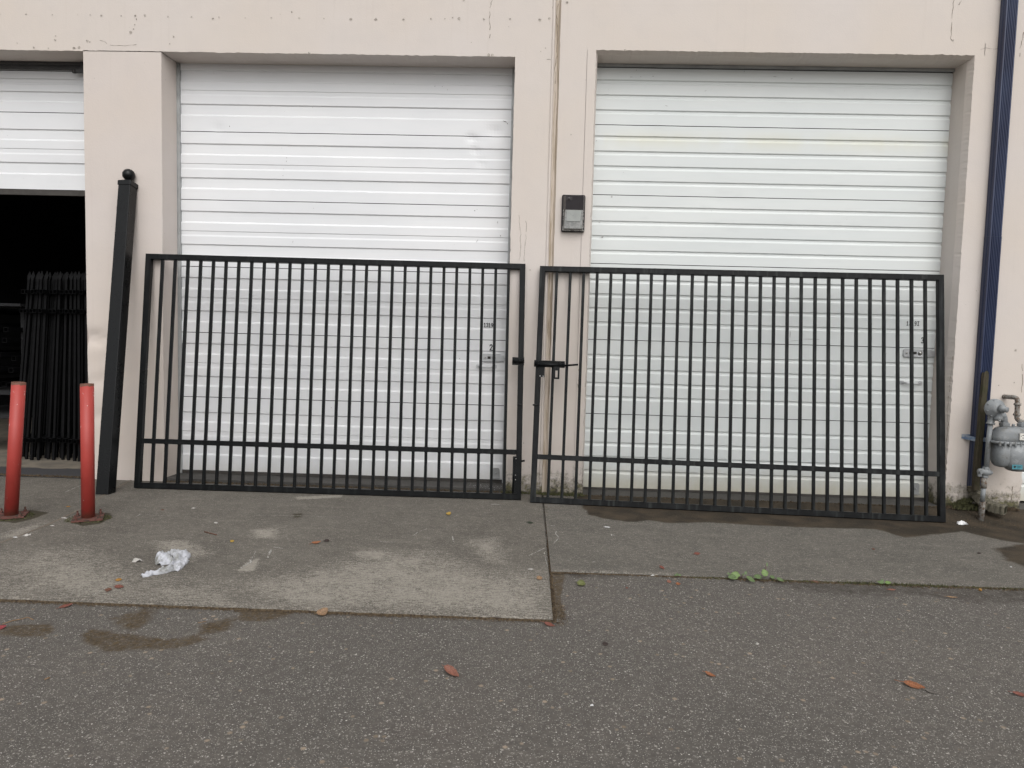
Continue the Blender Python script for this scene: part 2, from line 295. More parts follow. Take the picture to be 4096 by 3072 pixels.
# ------------------------------------------------------------------ mesh builder
class MB:
    def __init__(s): s.v = []; s.f = []; s.mi = []; s.sm = []
    def add(s, vs, fs, mi=0, smooth=False):
        o = len(s.v); s.v += [Vector(p) for p in vs]
        for f in fs: s.f.append(tuple(o + i for i in f)); s.mi.append(mi); s.sm.append(smooth)
        return s
    def box(s, a, b, mi=0):
        x0, y0, z0 = a; x1, y1, z1 = b
        return s.add([(x0, y0, z0), (x1, y0, z0), (x1, y1, z0), (x0, y1, z0), (x0, y0, z1), (x1, y0, z1), (x1, y1, z1), (x0, y1, z1)],
                     [(0, 3, 2, 1), (4, 5, 6, 7), (0, 1, 5, 4), (1, 2, 6, 5), (2, 3, 7, 6), (3, 0, 4, 7)], mi)
    def rings(s, rings, mi=0, smooth=True, caps=True, closed=True):
        n = len(rings[0]); vs = [p for r in rings for p in r]; fs = []
        for i in range(len(rings) - 1):
            for j in range(n if closed else n - 1):
                k = (j + 1) % n; fs.append((i * n + j, i * n + k, (i + 1) * n + k, (i + 1) * n + j))
        s.add(vs, fs, mi, smooth)
        if caps:
            o = len(s.v) - len(vs)
            s.f.append(tuple(o + j for j in range(n))[::-1]); s.mi.append(mi); s.sm.append(False)
            s.f.append(tuple(o + (len(rings) - 1) * n + j for j in range(n))); s.mi.append(mi); s.sm.append(False)
        return s
    def tube(s, pts, r, n=14, mi=0, caps=True, flat=1., smooth=True):
        pts = [Vector(p) for p in pts]; rs = r if hasattr(r, '__len__') else [r] * len(pts); out = []
        t0 = (pts[1] - pts[0]).normalized(); a = t0.orthogonal().normalized()
        for i, p in enumerate(pts):
            t = (pts[min(i + 1, len(pts) - 1)] - pts[max(i - 1, 0)]).normalized()
            a = (a - t * a.dot(t)).normalized(); b = t.cross(a)
            out.append([p + (a * math.cos(2 * math.pi * k / n) + b * math.sin(2 * math.pi * k / n) * flat) * rs[i] for k in range(n)])
        return s.rings(out, mi, smooth, caps)
    def lathe(s, prof, c, ax=(0, 0, 1), n=24, mi=0, smooth=True):
        """prof: (radius, height along axis)"""
        ax = Vector(ax).normalized(); a = ax.orthogonal().normalized(); b = ax.cross(a); c = Vector(c)
        return s.rings([[c + ax * h + (a * math.cos(2 * math.pi * k / n) + b * math.sin(2 * math.pi * k / n)) * r for k in range(n)] for r, h in prof], mi, smooth)
    def beam(s, p0, p1, w, h, up=(0, 0, 1), ch=.002, mi=0):
        """square tube with rounded corners; w across, h along up"""
        p0, p1 = Vector(p0), Vector(p1); t = (p1 - p0).normalized(); u = Vector(up); u = (u - t * u.dot(t)).normalized(); a = t.cross(u)
        x, y = w / 2, h / 2
        pr = [(x, y - ch), (x - ch, y), (-x + ch, y), (-x, y - ch), (-x, -y + ch), (-x + ch, -y), (x - ch, -y), (x, -y + ch)]
        return s.rings([[q + a * i + u * j for i, j in pr] for q in (p0, p1)], mi, False)
    def prism(s, poly, y0, y1, mi=0, axis='y'):
        """poly in (x, z) extruded along y (or (x, y) along z)"""
        n = len(poly)
        if axis == 'y': vs = [(x, y0, z) for x, z in poly] + [(x, y1, z) for x, z in poly]
        else: vs = [(x, y, y0) for x, y in poly] + [(x, y, y1) for x, y in poly]
        return s.add(vs, [tuple(range(n)), tuple(range(2 * n - 1, n - 1, -1))] + [(i, i + n, (i + 1) % n + n, (i + 1) % n) for i in range(n)], mi)
    def grid(s, fn, nu, nv, mi=0, smooth=True):
        vs = [fn(i / nu, j / nv) for j in range(nv + 1) for i in range(nu + 1)]
        return s.add(vs, [(j * (nu + 1) + i, j * (nu + 1) + i + 1, (j + 1) * (nu + 1) + i + 1, (j + 1) * (nu + 1) + i) for j in range(nv) for i in range(nu)], mi, smooth)
    def build(s, name, mats, parent=None, solid=0):
        me = bpy.data.meshes.new(name)
        off = parent['_o'] if parent is not None and '_o' in parent else (0, 0, 0); off = Vector(off)
        me.from_pydata([v - off for v in s.v], [], s.f)
        if not isinstance(mats, (list, tuple)): mats = [mats]
        for q in mats: me.materials.append(MT[q] if isinstance(q, str) else q)
        for p, i, k in zip(me.polygons, s.mi, s.sm): p.material_index = i; p.use_smooth = k
        bm = bmesh.new(); bm.from_mesh(me); bmesh.ops.recalc_face_normals(bm, faces=bm.faces); bm.to_mesh(me); bm.free()
        o = bpy.data.objects.new(name, me); COL.objects.link(o)
        if parent is not None:
            o.parent = parent
            if '_o' in parent: o['_o'] = parent['_o']
        if solid:
            md = o.modifiers.new('thickness', 'SOLIDIFY'); md.thickness = solid
        return o
def tag(o, label=None, cat=None, group=None, kind=None):
    for k, v in (('label', label), ('category', cat), ('group', group), ('kind', kind)):
        if v: o[k] = v
    return o
def thing(name, label, cat, loc=(0, 0, 0), group=None, local=False):
    """Empty at the base. local=False: the parts' meshes are given in world coordinates (offset when built)"""
    o = bpy.data.objects.new(name, None); COL.objects.link(o); o.location = loc; o.empty_display_size = .1
    if not local: o['_o'] = tuple(loc)
    return tag(o, label, cat, group)
def nz(*p): return noise.noise(Vector(p))
# ------------------------------------------------------------------ ground
def axis(a, b, lo, hi, st, far):
    r = [a + (b - a) * 0]; x = lo; out = []
    while x <= hi + 1e-6: out.append(x); x += st
    g = st * 2; L = lo - g; pre = []
    while L > a: pre.append(L); g *= 1.7; L -= g
    pre.append(a); g = st * 2; U = hi + g; post = []
    while U < b: post.append(U); g *= 1.7; U += g
    post.append(b); return pre[::-1] + out + post
b = MB(); xs = axis(-250, 250, -4.2, 4.6, .025, 0); ys = axis(-250, 250, -4.6, .3, .025, 0)
b.add([(x, y, ga(x, y) + (.002 * nz(x * 2, y * 2, 0) if abs(x) < 8 and -7 < y < 0 else 0)) for y in ys for x in xs],
      [(j * len(xs) + i, j * len(xs) + i + 1, (j + 1) * len(xs) + i + 1, (j + 1) * len(xs) + i) for j in range(len(ys) - 1) for i in range(len(xs) - 1)], 0, True)
gd = tag(b.build('ground', 'asphalt'), kind='structure'); paint(gd, lambda x, y: gr(x, y, -.025), brown=BRN[:7] + [([(2225, 2285), (4300, 2348), (4300, 2362), (2225, 2298)], .012, .9)], dirt=DRT)
def slab_mesh(name, x0, x1f, y0, y1, mat, marks):
    b = MB(); k = 110
    def P(u, v):
        y = y0 + (y1 - y0) * v; x = x0(y) + (x1f(y) - x0(y)) * u
        ed = .006 * nz(x * 9, 3, 1) + .005 * nz(x * 40, 7, 2)
        if v == 1: y += ed
        rnd = -.006 if v == 1 else 0
        return Vector((x, y, gz(x, y) + rnd))
    n = int((x1f(0) - x0(0)) / .025)
    b.grid(P, n, k, 0, True)
    # front edge and joint edge faces
    for i in range(n):
        p, q = P(i / n, 1), P((i + 1) / n, 1)
        b.add([p, q, q - Vector((0, 0, .06)), p - Vector((0, 0, .06))], [(0, 1, 2, 3)], 2)
    for u in (0, 1):
        for j in range(k):
            p, q = P(u, j / k), P(u, (j + 1) / k)
            b.add([p, q, q - Vector((0, 0, .06)), p - Vector((0, 0, .06))], [(0, 1, 2, 3)], 2)
    for mk in marks:                               # scraped, chalky scratches
        pts = [gr(px, py) for px, py in mk[1:]]; wd = mk[0]
        dense = []
        for p, q in zip(pts, pts[1:]):
            m_ = max(2, int((q - p).length / .015))
            dense += [p.lerp(q, t / m_) for t in range(m_)]
        dense.append(pts[-1])
        for i in range(len(dense) - 1):
            if random.random() < .12: continue
            p, q = dense[i], dense[i + 1]; d = (q - p).normalized(); s_ = Vector((-d.y, d.x, 0)) * wd * (.35 + .65 * random.random())
            z = Vector((0, 0, .0015)); b.add([p + s_ + z, q + s_ + z, q - s_ + z, p - s_ + z], [(0, 1, 2, 3)], 1)
    o = tag(b.build(name, [mat, 'scuff', 'debris']), kind='structure'); paint(o, gr, pale=PALE, wet=WET, brown=BRN[7:]); return o
def C2(ox, oy, *pts): return [(ox + x / 2.16, oy + y / 2.16) for x, y in pts]
marksL = [[.004] + C2(1024, 2100, (1480, 32), (1400, 62), (1350, 98)), [.003] + C2(1024, 2100, (1072, 142), (1205, 152)), [.006] + C2(1024, 2100, (1697, 100), (1708, 148)),
          [.004] + C2(1024, 2100, (130, 187), (235, 205)), [.010] + C2(1024, 2100, (130, 215), (100, 285)), [.004] + C2(2048, 2100, (288, 198), (200, 240), (135, 270)),
          [.003] + C2(2048, 2100, (278, 235), (295, 320), (310, 360)), [.004] + C2(0, 2100, (730, 620), (780, 608)), [.003] + C2(0, 2100, (800, 610), (920, 540)),
          [.004] + C2(0, 1400, (560, 1230), (700, 1170)), [.004] + C2(1024, 1536, (400, 990), (520, 992), (740, 966)), [.003] + C2(1024, 1536, (0, 1135), (360, 1138), (690, 1150)),
          [.003] + C2(0, 2100, (0, 90), (60, 60), (170, 35)), [.012] + C2(0, 2100, (2070, 380), (2170, 320), (2160, 300)), [.003] + C2(0, 2100, (2170, 300), (2212, 225)),
          [.003] + C2(0, 1400, (1180, 1440), (1210, 1420), (1560, 1440)), [.010] + C2(1024, 1536, (2030, 1040), (2110, 1042))]
marksR = [[.006] + C2(2048, 2100, (385, 55), (375, 75), (405, 108), (385, 135), (360, 160)), [.006] + C2(2048, 2100, (300, 2), (370, 10)), [.005] + C2(2048, 2100, (858, 80), (890, 92)), [.005] + C2(2048, 2100, (858, 82), (862, 100)),
          [.002] + C2(2048, 2100, (400, 292), (500, 310)), [.008] + C2(2048, 2100, (695, 320), (715, 318)), [.004] + C2(3072, 2100, (400, 212), (450, 210))]
jx = lambda y: .128 - .0088 * (y + .39)
slab_mesh('slab_left', lambda y: -7., lambda y: jx(y) - .008, 0, -2.885, 'slab_left', marksL)
slab_mesh('slab_right', lambda y: jx(y) + .008, lambda y: 7., 0, -2.14, 'slab_right', marksR)
# diagonal saw joint in the left slab
b = MB(); pts = [Vector((-3.77, -.02, .0)), Vector((-3.511, -1.104, 0)), gr(0, 2170) + Vector((0, 0, 0))]
pts = [gr(523, 1921), gr(420, 1978), gr(320, 2038), gr(190, 2100), gr(60, 2150), gr(-120, 2215)]
for p, q in zip(pts, pts[1:]):
    for t in range(14):
        a_, c_ = p.lerp(q, t / 14), p.lerp(q, (t + 1) / 14); d = (c_ - a_).normalized(); s_ = Vector((-d.y, d.x, 0)) * (.005 + .004 * random.random()); z = Vector((0, 0, .002))
        b.add([a_ + s_ + z, c_ + s_ + z, c_ - s_ + z, a_ - s_ + z], [(0, 1, 2, 3)])
tag(b.build('slab_joint', 'crack'), kind='structure')
# thresholds inside the door recesses and the warehouse floor
b = MB(); b.box((-3.43, .002, -.2), (-.23, .6, .032)); tag(b.build('door_threshold', 'threshold'), kind='structure')
b = MB(); b.box((.487, .002, -.2), (3.79, .6, -.002)); tag(b.build('door_threshold', 'threshold'), kind='structure')
b = MB(); b.box((4.45, .002, -.2), (8.2, .6, .0)); tag(b.build('door_threshold', 'threshold'), kind='structure')
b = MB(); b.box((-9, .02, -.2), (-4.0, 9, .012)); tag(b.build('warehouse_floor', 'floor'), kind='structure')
# ------------------------------------------------------------------ the building
B = thing('warehouse_building', 'beige painted concrete warehouse front with white roll-up freight doors', 'building', (0, 0, 0), local=True)
OD = .27
b = MB(); TOP = 7.
ZR = 3.925
def jag(x, s=1): return s * (.004 * nz(x * 5, 1, 2) + .005 * nz(x * 23, 4, 2) + .004 * nz(x * 60, 9, 2))
def lintel(x0, x1, z, y, mi=0, cham=0.):
    ZT = 4.1 if z > 3.97 else ZR + .1
    n = int((x1 - x0) / .02); rows = []
    for i in range(n + 1):
        x = x0 + (x1 - x0) * i / n; j = jag(x + z * 3)
        rows.append([Vector((x, y, ZT)), Vector((x, y, z + j)), Vector((x, y + .006 + cham, z + j * .5 - .001 - cham * .55)), Vector((x, OD + .02, z - cham * .55))])
    b.add([p for r_ in rows for p in r_], [(i * 4 + k, (i + 1) * 4 + k, (i + 1) * 4 + k + 1, i * 4 + k + 1) for i in range(n) for k in range(3)], mi)
YH = 0.
# header panels: left of the seam, right of the seam
b.add([(-9, YH, ZR + .1), (.088, YH, ZR + .1), (.088, YH, TOP), (-9, YH, TOP)], [(0, 1, 2, 3)])
lintel(-9, -4.152, ZR, YH); lintel(-4.152, -3.43, ZR + .006, YH, 0); lintel(-3.43, -.23, ZR + .005, YH)
b.add([(.19, 0, 4.10), (4.45, 0, 4.10), (4.45, 0, TOP), (.19, 0, TOP)], [(0, 1, 2, 3)])
b.add([(4.45, 0, 4.10), (9.5, 0, 4.10), (9.5, 0, TOP), (4.45, 0, TOP)], [(0, 1, 2, 3)])
Z2 = 4.0
lintel(.45, 3.79, Z2, 0, 0, .04); lintel(4.45, 8.2, Z2, 0, 0, .04)
def vjamb(x, sgn, z0, z1, y=0., rough=1., cham=.035):
    """vertical edge of an opening: ragged arris, chamfer, then reveal going back. sgn=+1: opening lies to +x"""
    n = int((z1 - z0) / .02); rows = []
    for i in range(n + 1):
        z = z0 + (z1 - z0) * i / n; r_ = rough * (1 + 1.4 * sm((1.6 - z) / 1.2)); j = r_ * jag(z * 1.3 + x * 7) 
        rows.append([Vector((x - sgn * .08, y, z)), Vector((x + j, y, z)), Vector((x + sgn * cham * .5 + j * .15, y + .02 + cham, z)), Vector((x + sgn * cham * .5, OD + .02, z))])
    b.add([p for q in rows for p in q], [(i * 4 + k, (i + 1) * 4 + k, (i + 1) * 4 + k + 1, i * 4 + k + 1) for i in range(n) for k in range(3)])
# centre pier, seam groove with sealant
b.add([(-.15, 0, -.3), (.088, 0, -.3), (.088, 0, ZR + .1), (-.15, 0, ZR + .1)], [(0, 1, 2, 3)])
vjamb(-.23, -1, -.3, ZR + .1, 0, 1, .006)
n = 160
for i in range(n):                                  # raised lip left of the seam and groove flanks
    z0, z1 = -.3 + (TOP + .3) * i / n, -.3 + (TOP + .3) * (i + 1) / n
    def W(z, o): return o + .003 * nz(z * 6, o * 50, 0) + .0018 * nz(z * 30, o * 50, 3)
    yl = -.010 
    a = [(.088, 0, z) for z in (z0, z1)]; c_ = [(W(z, .100), yl, z) for z in (z0, z1)]; d_ = [(W(z, .112), yl * .5, z) for z in (z0, z1)]; e_ = [(W(z, .122), .022, z) for z in (z0, z1)]
    f_ = [(W(z, .150), .022, z) for z in (z0, z1)]; g_ = [(W(z, .166), .001, z) for z in (z0, z1)]; h_ = [(.19, 0.0, z) for z in (z0, z1)]
    st = [a, c_, d_, e_, f_, g_, h_]
    for k in range(6): b.add([st[k][0], st[k + 1][0], st[k + 1][1], st[k][1]], [(0, 1, 2, 3)], 2 if k in (3, 4) else 0)
b.add([(.19, 0, -.3), (.41, 0, -.3), (.41, 0, 4.1), (.19, 0, 4.1)], [(0, 1, 2, 3)])
b.add([(.41, 0, Z2 + .1 - .0), (.45, 0, Z2 + .1), (.45, 0, 4.1), (.41, 0, 4.1)], [(0, 1, 2, 3)])
vjamb(.487, 1, -.3, Z2 + .0, 0, 1., .035)
b.add([(.41, 0, Z2), (.45, 0, Z2), (.45, 0, Z2 + .1), (.41, 0, Z2 + .1)], [(0, 1, 2, 3)])
# right pier
vjamb(3.785, -1, -.3, Z2, 0, 1.0, .05)
b.add([(3.79, 0, Z2), (3.87, 0, Z2), (3.87, 0, 4.1), (3.79, 0, 4.1)], [(0, 1, 2, 3)])
b.add([(3.865, 0, -.3), (4.38, 0, -.3), (4.38, 0, 4.1), (3.865, 0, 4.1)], [(0, 1, 2, 3)])
vjamb(4.46, 1, -.3, Z2, 0, 1.5, .03)
b.add([(4.38, 0, Z2), (4.45, 0, Z2), (4.45, 0, 4.1), (4.38, 0, 4.1)], [(0, 1, 2, 3)])
# roof, outer sides, back
b.box((-9.2, .05, TOP - .2), (9.5, 12, TOP)); b.box((-9.2, -.01, -.3), (-9, 12, TOP)); b.box((9.5, 0, -.3), (9.7, 12, TOP)); b.box((-9, 11.8, -.3), (9.5, 12, TOP))
b.box((8.2, 0, -.3), (9.5, .3, 4.1))
# flat chips in the paint: bare concrete, with pit shade put into the colour
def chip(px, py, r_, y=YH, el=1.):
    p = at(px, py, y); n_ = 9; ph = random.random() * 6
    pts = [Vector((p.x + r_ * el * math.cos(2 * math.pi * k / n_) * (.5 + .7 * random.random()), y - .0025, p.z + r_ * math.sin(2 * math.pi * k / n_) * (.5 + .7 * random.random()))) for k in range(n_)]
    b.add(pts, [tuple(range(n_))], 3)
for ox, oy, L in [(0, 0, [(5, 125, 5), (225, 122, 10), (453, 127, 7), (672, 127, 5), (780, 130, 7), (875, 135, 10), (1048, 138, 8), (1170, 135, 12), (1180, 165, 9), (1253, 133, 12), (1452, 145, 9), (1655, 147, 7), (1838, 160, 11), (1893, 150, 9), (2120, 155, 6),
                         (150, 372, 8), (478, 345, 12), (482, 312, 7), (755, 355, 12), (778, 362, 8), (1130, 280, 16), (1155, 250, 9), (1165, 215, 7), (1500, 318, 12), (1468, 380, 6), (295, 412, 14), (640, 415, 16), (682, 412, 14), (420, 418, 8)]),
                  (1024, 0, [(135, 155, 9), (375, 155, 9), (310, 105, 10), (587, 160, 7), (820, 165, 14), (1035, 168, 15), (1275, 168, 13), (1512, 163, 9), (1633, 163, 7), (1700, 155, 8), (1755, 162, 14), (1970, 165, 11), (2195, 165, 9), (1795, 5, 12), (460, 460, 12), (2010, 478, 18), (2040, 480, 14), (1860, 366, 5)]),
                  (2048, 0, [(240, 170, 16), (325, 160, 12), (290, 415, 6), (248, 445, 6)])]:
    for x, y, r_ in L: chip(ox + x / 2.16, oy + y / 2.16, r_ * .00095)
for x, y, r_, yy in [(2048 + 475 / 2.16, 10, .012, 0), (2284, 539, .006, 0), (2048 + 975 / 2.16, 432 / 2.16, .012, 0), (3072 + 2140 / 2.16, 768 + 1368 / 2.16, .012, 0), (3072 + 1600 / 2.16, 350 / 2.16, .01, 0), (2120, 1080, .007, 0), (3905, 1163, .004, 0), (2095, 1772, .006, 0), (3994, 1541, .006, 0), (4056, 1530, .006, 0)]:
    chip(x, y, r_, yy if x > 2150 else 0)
# hairline cracks
def crack(pts, w_=.0022, y=0.):
    P = [at(x, y_, y) for x, y_ in pts]; D = []
    for p, q in zip(P, P[1:]):
        k = max(2, int((q - p).length / .03)); D += [p.lerp(q, t / k) + Vector((random.uniform(-.006, .006), 0, random.uniform(-.004, .004))) for t in range(k)]
    D.append(P[-1])
    for p, q in zip(D, D[1:]):
        if random.random() < .1: continue
        d = (q - p).normalized(); s_ = Vector((d.z, 0, -d.x)) * w_ * random.uniform(.3, 1.); o = Vector((0, -.0015 + (y - 0) * 0, 0))
        b.add([p + s_ + o, q + s_ + o, q - s_ + o, p - s_ + o], [(0, 1, 2, 3)], 4)
crack(C2(1024, 0, (2037, 0), (2035, 40), (2015, 100), (2020, 160), (2018, 330)), .0025, YH)
crack(C2(3072, 0, (1603, 0), (1598, 60), (1592, 160), (1592, 230), (1580, 300), (1572, 325), (1590, 350)), .0025)
crack(C2(3072, 0, (1678, 10), (1650, 38), (1638, 40)), .0022); crack(C2(3072, 0, (2212, 280), (2205, 330), (2180, 420), (2175, 490)), .003)
crack(C2(0, 0, (865, 348), (905, 362), (950, 388), (1040, 395), (1180, 385)), .0016, YH)
crack(C2(2048, 768, (60, 200), (75, 330), (75, 520), (60, 590)), .0018); crack(C2(2048, 768, (120, 250), (118, 400), (105, 600)), .0016)
crack(C2(2048, 768, (590, 1330), (600, 1420), (580, 1540), (575, 1659)), .003)
crack(C2(2048, 1536, (572, 0), (575, 200), (568, 400), (560, 600), (555, 800), (575, 900)), .004)
crack(C2(3072, 768, (1598, 1420), (1580, 1560), (1572, 1659)), .0025, -.0135); crack(C2(3072, 1400, (1572, 300), (1550, 520), (1555, 640), (1540, 800), (1530, 1200)), .003, -.0005)
crack(C2(3072, 1400, (2200, 60), (2195, 300), (2185, 400)), .003); crack(C2(3072, 1400, (2110, 1180), (2105, 1330)), .004)
crack(C2(2048, 0, (296, 512), (335, 517)), .002); crack(C2(2048, 0, (355, 60), (355, 260)), .0022); crack(C2(2048, 0, (400, 30), (385, 130), (392, 300), (388, 480), (372, 600), (375, 850)), .002, .02)
crack(C2(3072, 0, (1830, 430), (1880, 415), (1960, 425), (2030, 410)), .0016)
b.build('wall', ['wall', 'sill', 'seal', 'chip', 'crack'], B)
# bent sheet-metal cladding on the left pier
b = MB()
def pf(u, v):
    z = -.02 + (ZR + .02) * v; x0 = -4.152 + .0 * v; x0 += .02 * sm((1.2 - z) / 1.5)
    x = x0 + (-3.432 - x0) * u
    y = .004 + .0035 * nz(x * 2, z * 1.3, 5)
    d = math.hypot((x + 4.08) / .14, (z - 1.33) / .07); y += .028 * math.exp(-d * d)                  # dent
    d2 = abs((z - 1.33) - (x + 4.1) * .25 * (1 if z > 1.33 else -1)); y -= .006 * math.exp(-(d2 / .02) ** 2) * math.exp(-((x + 4.05) / .12) ** 2)
    for (zz, a_, ww) in ((.95, .014, .07), (.62, .012, .06), (1.12, .006, .09)): y += a_ * math.exp(-((z - zz - (x + 4) * .3) / ww) ** 2) * math.exp(-((x + 4.02) / .16) ** 2)
    return (x, y, z)
b.grid(pf, 40, 220)
b.add([(-3.432, .004, -.02), (-3.432, .004, ZR), (-3.415, OD + .02, ZR), (-3.415, OD + .02, -.02)], [(0, 1, 2, 3)])
b.add([(-4.152, .006, -.02), (-4.152, .006, ZR), (-4.14, .6, ZR), (-4.14, .6, -.02)], [(0, 1, 2, 3)])
p = at(378, 1417, .0); b.add([p + Vector((-.035, .016, .006)), p + Vector((.035, .012, -.002)), p + Vector((-.03, .014, -.007))], [(0, 1, 2)], 1)
tag(b.build('corner_cladding', ['cladding', 'crack'], B), 'dented beige sheet metal cover on the pier beside the open door')
# room behind the open door
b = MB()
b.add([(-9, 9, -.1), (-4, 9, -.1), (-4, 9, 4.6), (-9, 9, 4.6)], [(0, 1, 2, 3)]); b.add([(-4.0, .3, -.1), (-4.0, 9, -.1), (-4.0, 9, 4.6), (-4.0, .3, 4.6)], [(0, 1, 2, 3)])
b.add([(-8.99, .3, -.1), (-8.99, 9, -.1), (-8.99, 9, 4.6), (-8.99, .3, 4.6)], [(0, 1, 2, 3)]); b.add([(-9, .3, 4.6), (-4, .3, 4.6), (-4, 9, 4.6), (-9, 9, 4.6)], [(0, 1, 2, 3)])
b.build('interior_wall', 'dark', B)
# doors
def zof(px, py, Y): return at(px, py, Y).z
def door(x0, x1, levels, mat, Y=OD, label=None, dents=(), marks=()):
    """levels: (z, kind) from top to bottom. kinds: top, joint, in, out, sin, sout (steps), end"""
    b = MB(); prof = [(levels[0][0], 0., 0)]; y = 0.
    for z, k in levels[1:]:
        if k == 'joint': prof += [(z + .002, y, 0), (z + .001, y + .012, 2), (z - .0035, y + .012, 2), (z - .0045, 0, 2)]; y = 0
        elif k == 'in': prof += [(z + .0055, y, 0), (z - .0045, .011, 0)]; y = .011
        elif k == 'out': prof += [(z + .0085, y, 0), (z - .0085, 0, 0)]; y = 0
        elif k == 'sin': prof += [(z + .003, y, 0), (z - .003, .0045, 0)]; y = .0045
        elif k == 'end': prof += [(z, y, 0), (z, .04, 2)]
    P = [prof[0]]
    for p in prof[1:]:                       # rows fine enough to take dents
        q = P[-1]; k = int(abs(q[0] - p[0]) / .03)
        P += [(q[0] + (p[0] - q[0]) * t / (k + 1), q[1] + (p[1] - q[1]) * t / (k + 1), 0) for t in range(1, k + 1)] + [p]
    prof = P; n = 110; m_ = len(prof)
    def sag(x, z): return .0015 * nz(x * .8, z, 4) + .0008 * nz(x * 4, z * 2, 4)
    vs = []
    for i in range(n + 1):
        x = x0 + (x1 - x0) * i / n
        for z, yy, _ in prof:
            d = .0015 * nz(x * 1.5, z * 3, 2) + .0008 * nz(x * 6, z * 5, 2)
            for dx, dz, r_, a_ in dents: d += a_ * math.exp(-((x - dx) / r_) ** 2 - ((z - dz) / r_ / .8) ** 2)
            vs.append((x, Y + yy + d, z + sag(x, z)))
    for k in range(m_ - 1): b.add([vs[i * m_ + q] for i in range(n + 1) for q in (k, k + 1)], [(i * 2, i * 2 + 2, i * 2 + 3, i * 2 + 1) for i in range(n)], 1 if prof[k + 1][2] == 2 else 0)
    b.box((x0 - .005, Y + .045, prof[-1][0] + .002), (x1 + .005, Y + .05, prof[0][0]), 1)
    for px, py, w_, h_, ang_, mi in marks:    # scuffs and scratches in the paint
        p = at(px, py, Y - .0035); ca, sa = math.cos(ang_), math.sin(ang_); k = 8
        pts = [(w_ * math.cos(2 * math.pi * t / k) * random.uniform(.6, 1.1), h_ * math.sin(2 * math.pi * t / k) * random.uniform(.5, 1.2)) for t in range(k)]
        b.add([(p.x + ca * u - sa * v, p.y, p.z + sa * u + ca * v) for u, v in pts], [tuple(range(k))], mi)
    return tag(b.build('freight_door', [mat, 'gap', 'mark_grey', 'mark_dark', 'mark_light'], B), label)
MT['mark_grey'] = plain('grey_scuff', (.42, .42, .42), .7); MT['mark_dark'] = plain('dark_scratch', (.10, .09, .08), .7); MT['mark_light'] = plain('bare_white_scuff', (.8, .8, .8), .6)
# door 1 levels measured at photo column 1024
D1 = []
k1 = lambda c: zof(1024, c / 2.16, OD)
for c, k in [(520, 'top'), (619, 'in'), (710, 'out'), (790, 'sin'), (830, 'out'), (912, 'in'), (1005, 'out'), (1147, 'joint'), (1254, 'in'), (1345, 'out'), (1426, 'sin'), (1470, 'out'), (1550, 'in'), (1640, 'out'), (1739, 'joint'),
             (1840, 'in'), (1934, 'out'), (2010, 'sin'), (2049, 'out'), (2128, 'in'), (2222, 'out'), (2317, 'joint'), (2415, 'in'), (2509, 'out'), (2585, 'sin'), (2627, 'out'), (2702, 'in'), (2794, 'out'), (2887, 'joint'),
             (2985, 'in'), (3074, 'out'), (3150, 'sin'), (3190, 'out'), (3267, 'in'), (3350, 'out'), (3445, 'joint'), (3580, 'in'), (3663, 'out'), (3743, 'sin'), (3781, 'out'), (3855, 'in'), (3943, 'out'), (4080, 'end')]:
    D1.append((k1(c) + .004, k))
M1 = [(1024 + 1545 / 2.16, 345, .010, .003, .3, 2), (1024 + 1610 / 2.16, 346, .003, .003, 0, 3), (1024 + 1654 / 2.16, 359, .004, .008, 0, 2), (1024 + 265 / 2.16, 631, .003, .012, 0, 2), (1024 + 262 / 2.16, 645, .004, .008, 0, 2), (1024 + 238 / 2.16, 676, .004, .004, 0, 2), (1024 + 233 / 2.16, 702, .003, .004, 0, 3),
      (1024 + 1890 / 2.16, 768 + 162 / 2.16, .005, .005, 0, 3), (1024 + 1910 / 2.16, 768 + 150 / 2.16, .006, .003, 0, 2), (1024 + 2112 / 2.16, 768 + 378 / 2.16, .004, .008, .4, 3), (1024 + 2088 / 2.16, 768 + 262 / 2.16, .004, .012, 0, 2), (1024 + 2150 / 2.16, 1050 / 2.16, .022, .0035, -.3, 3), (1024 + 2172 / 2.16, 1068 / 2.16, .010, .003, -.9, 3),
      (1024 + 318 / 2.16, 768 + 430 / 2.16, .003, .014, -.2, 2), (1024 + 1912 / 2.16, 768 + 420 / 2.16, .003, .022, -.6, 2), (1024 + 800 / 2.16, 768 + 880 / 2.16, .045, .005, -.02, 4), (1024 + 790 / 2.16, 768 + 884 / 2.16, .04, .0018, -.02, 2), (1024 + 900 / 2.16, 768 + 884 / 2.16, .03, .0018, -.02, 2), (1024 + 650 / 2.16, 1536 + 205 / 2.16, .004, .003, 0, 3),
      (918, 505, .003, .008, 0, 3), (1024 + 1760 / 2.16, 768 + 1440 / 2.16, .003, .006, .5, 3)]
DN1 = [(at(1980, 525, OD).x, at(1980, 525, OD).z, .07, .012), (at(1888, 552, OD).x, at(1888, 552, OD).z, .05, .012), (at(1900, 600, OD).x, at(1900, 600, OD).z, .04, .008), (at(1925, 655, OD).x, at(1925, 655, OD).z, .05, .006), (at(870, 512, OD).x, at(870, 512, OD).z, .06, .007), (at(1850, 1700, OD).x, at(1850, 1700, OD).z, .1, .006)]
d1 = door(-3.392, -.25, D1, 'door_white', OD, 'white ribbed freight door behind the gate marked 2', DN1, M1)
k2 = lambda c: zof(2360, c / 2.16, OD)
D2 = []
